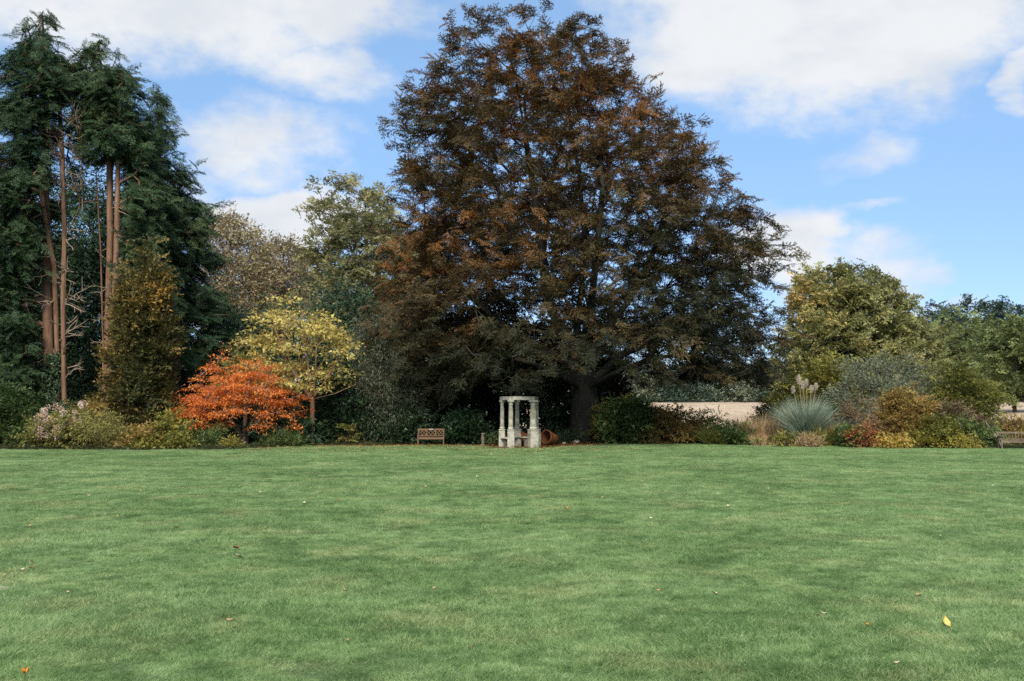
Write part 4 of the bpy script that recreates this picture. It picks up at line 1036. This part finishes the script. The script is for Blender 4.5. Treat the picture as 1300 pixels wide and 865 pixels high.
shrub('perennial_clump', 'leafy green and straw clump between the two yellow hostas', 'plant', (1172, 1206, 532, 568), 51.6, 'yellowgreen', 0.10, 110, 30, vmix=(0.35, 0.3), vfun=lambda q: 0 * q[:, 0])
shrub('joe_pye_bush', 'loose shrub with faded pink-brown seed heads near the silvered bench', 'shrub', (1186, 1246, 506, 566), 53.0, 'russet', 0.09, 170, 26, (0.14, 0.14, 0.1), rmin=0.009)
shrub('viburnum', 'green leafy bush low beside the seed-head shrub', 'shrub', (1186, 1236, 528, 566), 52.4, 'green', 0.10, 130, 30)
shrub('dogwood', 'yellow-green open bush behind the seed-head shrub', 'shrub', (1182, 1264, 468, 552), 60.0, 'yellowgreen', 0.14, 260, 34, (0.28, 0.25, 0.12), vmix=(0.28, 0.25), vfun=lambda q: 0.03 + 0 * q[:, 0], r=0.05)
shrub('thyme_mound', 'low dark green mound beside the silvered bench', 'plant', (1230, 1270, 546, 568), 52.0, 'green', 0.10, 90, 30)
shrub('rosebush', 'green bush with orange-tinged leaves behind the silvered bench', 'shrub', (1262, 1325, 541, 566), 53.5, 'goldbrown', 0.11, 150, 30)
shrub('sedge', 'low pinkish-straw sedge at the foot of the pampas grass', 'plant', (1008, 1040, 553, 568), 51.6, 'straw', 0.20, 60, 26, ratio=0.07, hang=-0.4)
shrub('hosta', 'low yellow-orange clump beside the dry rust grasses', 'plant', (984, 1014, 552, 567), 52.2, 'yellowgreen', 0.09, 50, 24, vmix=(0.5, 0.5))
shrub('heuchera', 'small dull red clump in front of the half-bare bush', 'plant', (1082, 1104, 548, 568), 51.5, 'far_rust', 0.10, 40, 26)
shrub('aster', 'dark green clump between the half-bare bush and the strappy leaves', 'plant', (1066, 1094, 544, 567), 52.0, 'green', 0.10, 70, 28)


def tussock(name, label, cat, px, py, Ylen, n, spread, key, width=0.012, bend=0.6, rad=0.15, lmin=0.6, n_seg=5, vmul=1.0, voff=0.0):
    b = on_lawn(px, py); a = rng.random(n) * 6.283; r = rad * np.sqrt(rng.random(n))
    base = np.stack([b[0] + r * np.cos(a), b[1] + r * np.sin(a), np.zeros(n)], 1)
    th = np.abs(rng.normal(size=n)) * spread; a2 = a + rng.normal(size=n) * 0.5
    d = np.stack([np.sin(th) * np.cos(a2), np.sin(th) * np.sin(a2), np.cos(th)], 1)
    v = np.clip(rng.random(n) * vmul + voff, 0, 1)
    V, F, vv = blades(base, d, Ylen * (lmin + (1 - lmin) * rng.random(n)), width * (0.6 + 0.8 * rng.random(n)), n_seg, bend, v)
    loc = np.array([b[0], b[1], 0.0]); root = thing(name, label, cat, loc)
    obj('leaves', mesh_np('leaves', V - loc, F, vv), LM[key], root)
    return root, loc


rt, loc = tussock('pampas_grass', 'tall blue-green pampas grass fountain with cream plumes', 'grass', 1024, 565.8, 3.3, 5000, 0.22, 'pampas', 0.028, 0.52, 0.42, 0.35, 8)
for k, (x, y, h) in enumerate(((1007, 494, .36), (1014, 480, .5), (1019, 488, .42), (1024, 485, .36), (1030, 493, .34), (1036, 490, .3))):
    top = at(x, y, loc[1]); b = loc + np.array([(rng.random() - .5) * .3, (rng.random() - .5) * .3, 0])
    pts = np.array([b + (top - b) * s + np.array([0, 0, 0.12 * math.sin(s * 3.1)]) for s in np.linspace(0, 1, 6)])
    TV, TF = tubes(pts, np.arange(-1, 5), 0.012, 0.008)
    st = obj('plume_stalk', mesh_np('plume_stalk', TV - loc, TF), LM['straw'], rt)
    a = st.data.attributes.new('v', 'FLOAT', 'FACE'); a.data.foreach_set('value', np.full(len(TF), 0.7, np.float32))
    n = 420; s = rng.random(n); ps = top + np.array([0, 0, 1.0]) * (s[:, None] * h - 0.75 * h) + rng.normal(size=(n, 3)) * 0.036 * (np.sin(np.clip(s, .05, .97) * 3.1)[:, None]) * np.array([1, 1, .4])
    ax = rng.normal(size=(n, 3)) * 0.45 + np.array([0, 0, 0.8]); V, F = leaves(ps, ax, rng.normal(size=(n, 3)), 0.12, 0.022)
    obj('plume', mesh_np('plume', V - loc, F, rng.random(n)), LM['plume'], rt)
tussock('iris_clump', 'clump of arching yellow-green iris leaves at the lawn edge', 'plant', 900, 565.4, 1.5, 300, 0.36, 'yellowgreen', 0.05, 0.5, 0.2, 0.5, 5, 0.6)
tussock('iris_clump', 'smaller yellowing iris clump beside the low green mound', 'plant', 918, 565.6, 1.0, 160, 0.4, 'yellowgreen', 0.045, 0.6, 0.15, 0.5, 5, 0.6, 0.3)
for lab, x, py, hh, key in (('tall rust-brown dry grass clump beside the low green mound', 944, 565, 1.9, 'russet'), ('straw-brown dry grass clump next to the rust-brown one', 962, 565.3, 2.0, 'straw'),
                            ('dark russet dry grass clump touching the pampas grass', 981, 565.3, 2.2, 'russet'), ('low straw tuft in front of the tall dry grasses', 962, 566.0, 0.8, 'straw')):
    tussock('dry_grass', lab, 'grass', x, py, hh, 640, 0.20, key, 0.028, 0.30, 0.40, 0.3, 4)
tussock('daylily', 'strappy yellow-green clump beside the pampas grass', 'plant', 1048, 567.2, 1.7, 420, 0.32, 'yellowgreen', 0.045, 0.55, 0.28, 0.5, 5, 0.65)
tussock('fountain_grass', 'feathery buff grass arching over the strappy clump', 'grass', 1058, 566.0, 2.0, 620, 0.32, 'straw', 0.024, 0.6, 0.2, 0.6, 5)
tussock('daylily', 'upright green strappy clump at the lawn edge near the half-bare bush', 'plant', 1036, 568.2, 1.1, 160, 0.36, 'green', 0.04, 0.5, 0.15, 0.5, 5)
tussock('dry_grass', 'thin rusty seed stalks behind the silvered bench', 'plant', 1281, 563.5, 1.9, 60, 0.12, 'russet', 0.03, 0.15, 0.35, 0.6, 4)
tussock('daylily', 'strappy green clump under the orange maple stems', 'plant', 366, 567.5, 1.1, 150, 0.45, 'green', 0.04, 0.6, 0.15, 0.5, 5)

# ------------------------------------------------------------------ stone columns
def stone_columns():
    cx, cy = at(659, 560, 52.0)[0], 52.0
    root = thing('columned_shelter', 'small weathered stone shelter of columns with linking lintels under the copper beech', 'shelter', (cx, cy, 0))
    spots = [(at(637.5, 560, 51.9)[0] - cx, -0.15, 0.10), (at(648.5, 560, 50.95)[0] - cx, -1.05, 0.112), (at(656.6, 560, 53.0)[0] - cx, 1.0, 0.112), (at(677.0, 560, 51.2)[0] - cx, -0.8, 0.155), (at(681.0, 560, 52.5)[0] - cx, 0.5, 0.11)]
    H0, H1, H2 = 0.95, 2.36, 2.44
    for k, (x, y, r) in enumerate(spots):
        pw = r * 2 * 1.62 if k != 3 else 0.46
        sh = obj('column', MB().lathe([(r * 1.30, H0 + .02), (r * 1.36, H0 + .05), (r * 1.30, H0 + .09), (r * 1.12, H0 + .11), (r * 1.06, H0 + .16), (r * 1.05, H0 + .5), (r, H0 + .9), (r * .94, H1 - .14), (r * 1.05, H1 - .13), (r * 1.05, H1 - .10), (r * .95, H1 - .09)], 20, wob=0.006).mesh('column', True), STONE, root)
        sh.location = (x, y, 0)
        obj('capital', MB().lathe([(r * .94, H1 - .09), (r * 1.05, H1 - .06), (r * 1.30, H1 - .01), (r * 1.36, H1 + .01)], 20).box((0, 0, H1 + .045), (r * 3.0, r * 3.0, .068), bev=.012).mesh('capital'), STONE, sh)
        rot = 0.25 * k
        obj('plinth', MB().box((0, 0, 0.42), (pw, pw, 0.90), (0, 0, 0.15 * k - .1), bev=.015, taper=0.97).box((0, 0, 0.92), (pw * 1.02, pw * 1.02, 0.07), (0, 0, 0.15 * k - .1), bev=.02).mesh('plinth'), STONE, sh)
    order = [1, 0, 2, 4, 3]
    for n_, (a, b) in enumerate(zip(order, order[1:] + [1])):
        pa, pb = Vector((*spots[a][:2], H2 + .10 + .002 * n_)), Vector((*spots[b][:2], H2 + .10 + .002 * n_)); d = (pb - pa).normalized()
        m = (pa + pb) / 2; L_ = (pb - pa).length + 0.16
        obj('lintel', MB().box(m, (L_, 0.22 - .004 * n_, 0.19), (0, 0, math.atan2(d.y, d.x)), bev=.02).mesh('lintel'), STONE, root)
    for a, b in ((1, 0), (0, 2), (2, 4), (4, 3)):
        pa, pb = Vector((*spots[a][:2], 0)), Vector((*spots[b][:2], 0)); d = (pb - pa).normalized(); m = (pa + pb) / 2; an = math.atan2(d.y, d.x)
        st = obj('seat', MB().box((m.x, m.y, 0.50), ((pb - pa).length - 0.28, 0.34, 0.075), (0, 0, an), bev=.015).mesh('seat'), STONE, root)
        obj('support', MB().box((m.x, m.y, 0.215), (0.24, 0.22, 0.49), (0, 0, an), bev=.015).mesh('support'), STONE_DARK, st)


stone_columns()


def lattice_bench():
    b = on_lawn(547, 565.6); root = thing('garden_bench', 'brown wooden bench with lattice back beside dark shrubs', 'bench', b, R(3))
    W = 1.46
    for sx in (-1, 1):
        x = sx * (W / 2 - .04)
        obj('leg', MB().box((x, -.27, .31), (.065, .065, .62)).mesh('leg'), TEAK, root)
        obj('leg', MB().box((x, .22, .21), (.065, .065, .42)).bar((x, .22, .40), (x, .36, .86), .065, .062).mesh('leg'), TEAK, root)
        obj('armrest', MB().box((x, -.03, .645), (.075, .62, .035)).mesh('armrest'), TEAK, root)
    for k in range(5): obj('seat_slat', MB().box((0, -.24 + .105 * k, .43), (W - .10, .09, .024)).mesh('seat_slat'), TEAK, root)
    obj('seat_rail', MB().box((0, -.275, .375), (W - .14, .035, .085)).mesh('seat_rail'), TEAK, root)
    yb = lambda z: .22 + (z - .40) * .304
    obj('top_rail', MB().bar((-W / 2, yb(.86), .86), (W / 2, yb(.86), .86), .05, .085).mesh('top_rail'), TEAK, root)
    obj('lower_rail', MB().bar((-W / 2 + .07, yb(.52), .52), (W / 2 - .07, yb(.52), .52), .04, .055).mesh('lower_rail'), TEAK, root)
    for x in (-.24, .24): obj('back_stile', MB().bar((x, yb(.54), .54), (x, yb(.82), .82), .04, .05).mesh('back_stile'), TEAK, root)
    for x0, x1 in ((-.66, -.265), (-.215, .215), (.265, .66)):
        h = .275; wd = x1 - x0
        for q in range(-1, 3):
            for sgn in (1, -1):
                xa = x0 + wd * (q + .5) / 2.2 - h / 2; xb = xa + h
                ta, tb = max(0, (x0 - xa) / (xb - xa)), min(1, (x1 - xa) / (xb - xa))
                if tb - ta < .12: continue
                za, zb = .545 + h * ta, .545 + h * tb
                if sgn < 0: za, zb = .545 + h * (1 - ta), .545 + h * (1 - tb)
                off = .010 * sgn
                obj('lattice_bar', MB().bar((xa + (xb - xa) * ta, yb(za) + off, za), (xa + (xb - xa) * tb, yb(zb) + off, zb), .016, .028).mesh('lattice_bar'), TEAK, root)
    obj('plaque', MB().box((0, yb(.86) - .031, .865), (.22, .006, .04), bev=.001).mesh('plaque'), BRASS, root)


lattice_bench()


def slat_bench():
    b = on_lawn(1300, 570.6); root = thing('garden_bench', 'silvered wooden bench with upright back slats at the end of the border', 'bench', b, R(-8))
    W = 2.35
    for sx in (-1, 1):
        x = sx * (W / 2 - .05)
        obj('leg', MB().box((x, -.27, .31), (.07, .07, .62)).mesh('leg'), TEAK_GREY, root)
        obj('leg', MB().box((x, .22, .21), (.07, .07, .42)).bar((x, .22, .40), (x, .34, .80), .07, .066).mesh('leg'), TEAK_GREY, root)
        obj('armrest', MB().box((x, -.06, .645), (.10, .64, .04)).mesh('armrest'), TEAK_GREY, root)
    for k in range(5): obj('seat_slat', MB().box((0, -.25 + .108 * k, .42), (W - .10, .092, .026)).mesh('seat_slat'), TEAK_GREY, root)
    obj('seat_rail', MB().box((0, -.275, .365), (W - .16, .035, .08)).mesh('seat_rail'), TEAK_GREY, root)
    yb = lambda z: .22 + (z - .40) * .30
    obj('top_rail', MB().bar((-W / 2, yb(.82), .82), (W / 2, yb(.82), .82), .055, .09).mesh('top_rail'), TEAK_GREY, root)
    obj('lower_rail', MB().bar((-W / 2 + .07, yb(.50), .50), (W / 2 - .07, yb(.50), .50), .045, .05).mesh('lower_rail'), TEAK_GREY, root)
    n = 15
    for k in range(n):
        x = -W / 2 + .14 + (W - .28) * k / (n - 1); obj('back_slat', MB().bar((x, yb(.525), .525), (x, yb(.775), .775), .02, .075).mesh('back_slat'), TEAK_GREY, root)


slat_bench()

# ------------------------------------------------------------------ pots, post, log, stones
def pot(label, px, py, yaw, roll, s, Y=None):
    b = on_lawn(px, py); root = thing('terracotta_pot', label, 'pot', b)
    prof = [(.20, 0), (.245, .02), (.29, .25), (.335, .55), (.36, .74), (.40, .75), (.415, .80), (.415, .88), (.40, .90), (.365, .90), (.35, .86), (.335, .70), (.27, .25), (.20, .06)]
    M = Matrix.Translation((0, 0, .385 * s)) @ Matrix.Rotation(yaw, 4, 'Z') @ Matrix.Rotation(roll, 4, 'Y') @ Matrix.Translation((0, 0, -.45 * s)) @ Matrix.Scale(s, 4)
    obj('body', MB().lathe(prof, 28, M).mesh('body', True), TERRA, root)
    obj('rim_band', MB().lathe([(.352, .60), (.368, .61), (.368, .64), (.356, .65)], 28, M, closed=True).mesh('rim_band', True), TERRA, root)


pot('large terracotta pot lying on its side beside the stone columns', 699, 565.2, R(48), R(-80), 0.98)
pot('dark terracotta pot tipped over behind the stone columns', 664, 563.0, R(-40), R(-80), 0.90)


def carved_post():
    b = on_lawn(613, 566.6); root = thing('carved_post', 'small weathered carved stone post between dark shrub and stone columns', 'statue', b)
    obj('base', MB().box((0, 0, .05), (.24, .24, .12), bev=.02).mesh('base'), STONE_DARK, root)
    obj('shaft', MB().lathe([(.075, .10), (.085, .16), (.07, .24), (.095, .36), (.085, .47), (.065, .53), (.09, .58), (.08, .64)], 14, wob=.06).mesh('shaft', True), STONE_DARK, root)
    obj('cap', MB().box((0, 0, .67), (.19, .19, .065), bev=.02).mesh('cap'), STONE_DARK, root)


carved_post()


def log():
    c = at(109, 513, 54.3); r = 0.27
    a, bb = Vector((c[0] + .05, c[1] - .5, c[2] - .05)), Vector((c[0] - .55, c[1] + .9, c[2] - .05))
    d = (bb - a); q = d.to_track_quat('Z', 'Y').to_matrix().to_4x4(); M = Matrix.Translation(a) @ q
    # a bank of stacked butt lengths carries the visible log
    root = thing('cut_log', 'thick cut log with pale sawn end above the feathery olive shrub', 'log', (a.x, a.y, 0))
    N_ = Matrix.Translation((-a.x, -a.y, 0)) @ M
    obj('bark', MB().lathe([(r * .97, 0.01), (r, .05), (r * .98, .5), (r * 1.03, 1.0), (r, d.length)], 18, N_, wob=.03).mesh('bark', True), BARK_RED, root)
    obj('sawn_end', MB().lathe([(r * .92, -.012), (r * .92, .02)], 18, N_, wob=.03).mesh('sawn_end'), CUTWOOD, root)
    st = MB()
    hh = c[2] - .05 - r
    st.lathe([(.50, 0), (.47, hh * .3), (.43, hh * .7), (.42, hh + .06)], 14, Matrix.Translation((-.2, .6, 0)), wob=.05)
    obj('stump', st.mesh('stump', True), BARK_RED, root)


log()


def stone(label, px, py, size, name='stone', mat=ROCK, Y=None):
    b = on_lawn(px, py)
    n1, n2 = 14, 7; V = []; F = []
    for i in range(n2 + 1):
        th = math.pi * i / n2
        for j in range(n1):
            a = 2 * math.pi * j / n1; rr = 1 + .12 * math.sin(3 * a + i) + .07 * math.sin(5 * a - 2 * i)
            V.append((size[0] * rr * math.sin(th) * math.cos(a), size[1] * rr * math.sin(th) * math.sin(a), size[2] * (.45 + math.cos(th) * .9)))
    for i in range(n2):
        for j in range(n1): F.append((i * n1 + j, i * n1 + (j + 1) % n1, (i + 1) * n1 + (j + 1) % n1, (i + 1) * n1 + j))
    me = bpy.data.meshes.new(name); me.from_pydata(V, [], [f[::-1] for f in F]); me.polygons.foreach_set('use_smooth', np.ones(len(F), dtype=bool))
    o = obj(name, me, mat); o.location = tuple(b); o.rotation_euler = (0, 0, rng.random() * 6)
    return tag(o, label, 'stone')


stone('flat pale buff stone sunk in the lawn', -4, 751, (.20, .14, .04))
stone('small pale rock at the foot of the copper beech trunk', 731, 563.2, (.28, .2, .16))
stone('small pale rock beside the tipped terracotta pot', 716, 564.0, (.14, .12, .09))


def cane():
    a, b = at(1252, 537, 51.8), at(1267, 557, 51.2); b0 = at(1272, 565, 51.0)
    P = np.array([b0 * np.array([1, 1, 0]), b, a]); loc = P[0]
    root = thing('garden_cane', 'slender pale wooden cane leaning beside the silvered bench', 'cane', loc)
    TV, TF = tubes(P, np.arange(-1, 2), 0.035, 0.03); obj('shaft', mesh_np('shaft', TV - loc, TF, smooth=True), BARK_PALE, root)
    obj('tip', MB().lathe([(.02, 0), (.036, .01), (.036, .05), (.02, .06)], 8, Matrix.Translation(tuple(a - loc))).mesh('tip', True), BARK_PALE, root)


cane()

# ------------------------------------------------------------------ fallen leaves and a flower on the lawn
def flat_mat(name, c): return rough_mat(name, [(0.3, tuple(q * .75 for q in c)), (0.7, c)], scale=40, bump=0.2, rough=0.6)


LEAFC = {'orange': flat_mat('leaf_fallen_orange', (0.62, 0.24, 0.03)), 'rust': flat_mat('leaf_fallen_rust', (0.30, 0.085, 0.03)), 'tan': flat_mat('leaf_fallen_tan', (0.50, 0.30, 0.15)),
         'pale': flat_mat('leaf_fallen_pale', (0.60, 0.50, 0.35)), 'yellow': flat_mat('leaf_fallen_yellow', (0.68, 0.52, 0.14))}


def leaf_mesh(L_, W_, curl):
    prof = [0.0, .55, .95, 1.0, .8, .45, .04]; V = []; F = []; n = len(prof)
    for i, w in enumerate(prof):
        y = L_ * (i / (n - 1) - .5); z = curl * L_ * ((2 * i / (n - 1) - 1) ** 2)
        for s in (-1, -.5, 0, .5, 1): V.append((s * w * W_ / 2 * (1 + .1 * math.sin(i * 2.3 + s)), y, z + abs(s) * curl * W_ * .8 + .02))
    for i in range(n - 1):
        for j in range(4): F.append((i * 5 + j, i * 5 + j + 1, i * 5 + 6 + j, i * 5 + 5 + j))
    me = bpy.data.meshes.new('fallen_leaf'); me.from_pydata(V, [], F); me.polygons.foreach_set('use_smooth', np.ones(len(F), dtype=bool)); return me


LEAVES = [(300, 700, 'rust', .16, 'broad rust-brown leaf lying on the lawn beside a pale leaf'), (303, 711, 'pale', .15, 'broad pale leaf lying on the lawn beside a rust-brown leaf'), (292, 793, 'tan', .085, None), (224, 673, 'orange', .11, None),
          (151, 658, 'yellow', .09, None), (113, 632, 'pale', .13, None), (87, 757, 'pale', .07, None), (40, 717, 'rust', .08, None), (40, 725, 'rust', .09, None), (28, 727, 'pale', .06, None), (38, 671, 'tan', .08, None),
          (186, 606, 'tan', .14, None), (180, 625, 'tan', .10, None), (332, 627, 'pale', .11, None), (386, 641, 'pale', .10, None), (429, 638, 'rust', .12, None), (458, 623, 'tan', .10, None), (215, 649, 'tan', .09, None), (251, 633, 'tan', .09, None),
          (719, 648, 'orange', .10, None), (925, 645, 'pale', .10, None), (825, 661, 'pale', .10, None), (1200, 798, 'yellow', .12, 'large curled yellow leaf standing up in the lawn'), (1046, 784, 'pale', .065, None), (1039, 787, 'rust', .06, None),
          (1101, 799, 'orange', .05, None), (1137, 781, 'tan', .07, None), (1166, 761, 'tan', .09, None), (1060, 775, 'pale', .06, None), (963, 772, 'tan', .06, None), (906, 758, 'pale', .10, None), (1140, 848, 'pale', .06, None), (595, 829, 'rust', .045, None),
          (441, 819, 'tan', .05, None), (838, 754, 'tan', .07, None), (1275, 680, 'tan', .07, None), (1193, 684, 'pale', .08, None), (1260, 619, 'pale', .12, None), (540, 620, 'tan', .10, None), (606, 607, 'pale', .12, None), (765, 634, 'tan', .08, None), (500, 693, 'tan', .06, None), (551, 751, 'tan', .05, None), (437, 754, 'tan', .06, None), (623, 685, 'tan', .06, None)]
LMESH = {}
for x, y, c, s, lab in LEAVES:
    key = (c, round(s, 3))
    if key not in LMESH: LMESH[key] = leaf_mesh(s, s * .68, .12 + .1 * rng.random())
    o = obj('fallen_leaf', LMESH[key], LEAFC[c]); o.location = tuple(on_lawn(x, y) + np.array([0, 0, .025])); o.rotation_euler = (R(-8 + 30 * rng.random()), R(-15 + 30 * rng.random()), rng.random() * 6.28)
    if lab and 'standing' in lab: o.rotation_euler = (R(55), 0, R(20)); o.location.z += .03
    tag(o, lab or {'orange': 'small orange leaf lying alone on the lawn', 'rust': 'small rust-brown leaf lying on the lawn', 'tan': 'small tan leaf lying on the lawn', 'pale': 'small pale dry leaf lying on the lawn', 'yellow': 'small yellow leaf lying on the lawn'}[c], 'leaf', 'fallen leaves on the lawn')


def flower():
    b = on_lawn(31, 866); root = thing('lawn_flower', 'single bright orange cup-shaped flower standing in the lawn', 'flower', b)
    TV, TF = tubes(np.array([[0, 0, 0], [.004, 0, .035], [.0, 0, .075]]), np.arange(-1, 2), .003, .0025)
    obj('stem', mesh_np('stem', TV, TF, smooth=True), M_TURF, root)
    for k in range(5):
        a = 2 * math.pi * k / 5; V = []; F = []
        for i in range(5):
            s = i / 4; r_ = .004 + .028 * math.sin(s * 1.9); z = .072 + .042 * s; w = .024 * math.sin(.25 + s * 2.4)
            for j in (-1, 0, 1): an = a + j * w / max(r_, .012) * .55; V.append((r_ * math.cos(an), r_ * math.sin(an), z - .002 * abs(j)))
        for i in range(4):
            for j in range(2): F.append((i * 3 + j, i * 3 + j + 1, i * 3 + 4 + j, i * 3 + 3 + j))
        me = bpy.data.meshes.new('petal'); me.from_pydata(V, [], F); me.polygons.foreach_set('use_smooth', np.ones(len(F), dtype=bool)); obj('petal', me, LEAFC['orange'], root)


flower()


def litter():
    n = 15000
    xa, xb = on_lawn(345, 567)[0], on_lawn(800, 564)[0]
    x = xa + (xb - xa) * rng.random(n); ey = edge_y(x)
    y = ey - 0.3 + np.abs(rng.normal(size=n)) * 3.0
    lawnward = rng.random(n) < 0.11; y = np.where(lawnward, ey - np.abs(rng.normal(size=n)) * 3.6, y)
    z = np.where(y < ey, 0.045, 0.0) + rng.random(n) * .03
    pos = np.stack([x, y, z], 1); ax = rng.normal(size=(n, 3)) * np.array([1, 1, .25]); nr = rng.normal(size=(n, 3)) * .35 + np.array([0, 0, 1])
    V, F = leaves(pos, ax, nr, .085 * (.7 + .6 * rng.random(n)), .055)
    v = np.where(lawnward, .55 + .45 * rng.random(n), rng.random(n) * .9)
    me = mesh_np('leaf_litter', V, F, v)
    tag(obj('leaf_litter', me, LM['litter']), 'fallen red-brown leaves under the copper beech and along the lawn edge', 'leaf litter', kind='stuff')


litter()
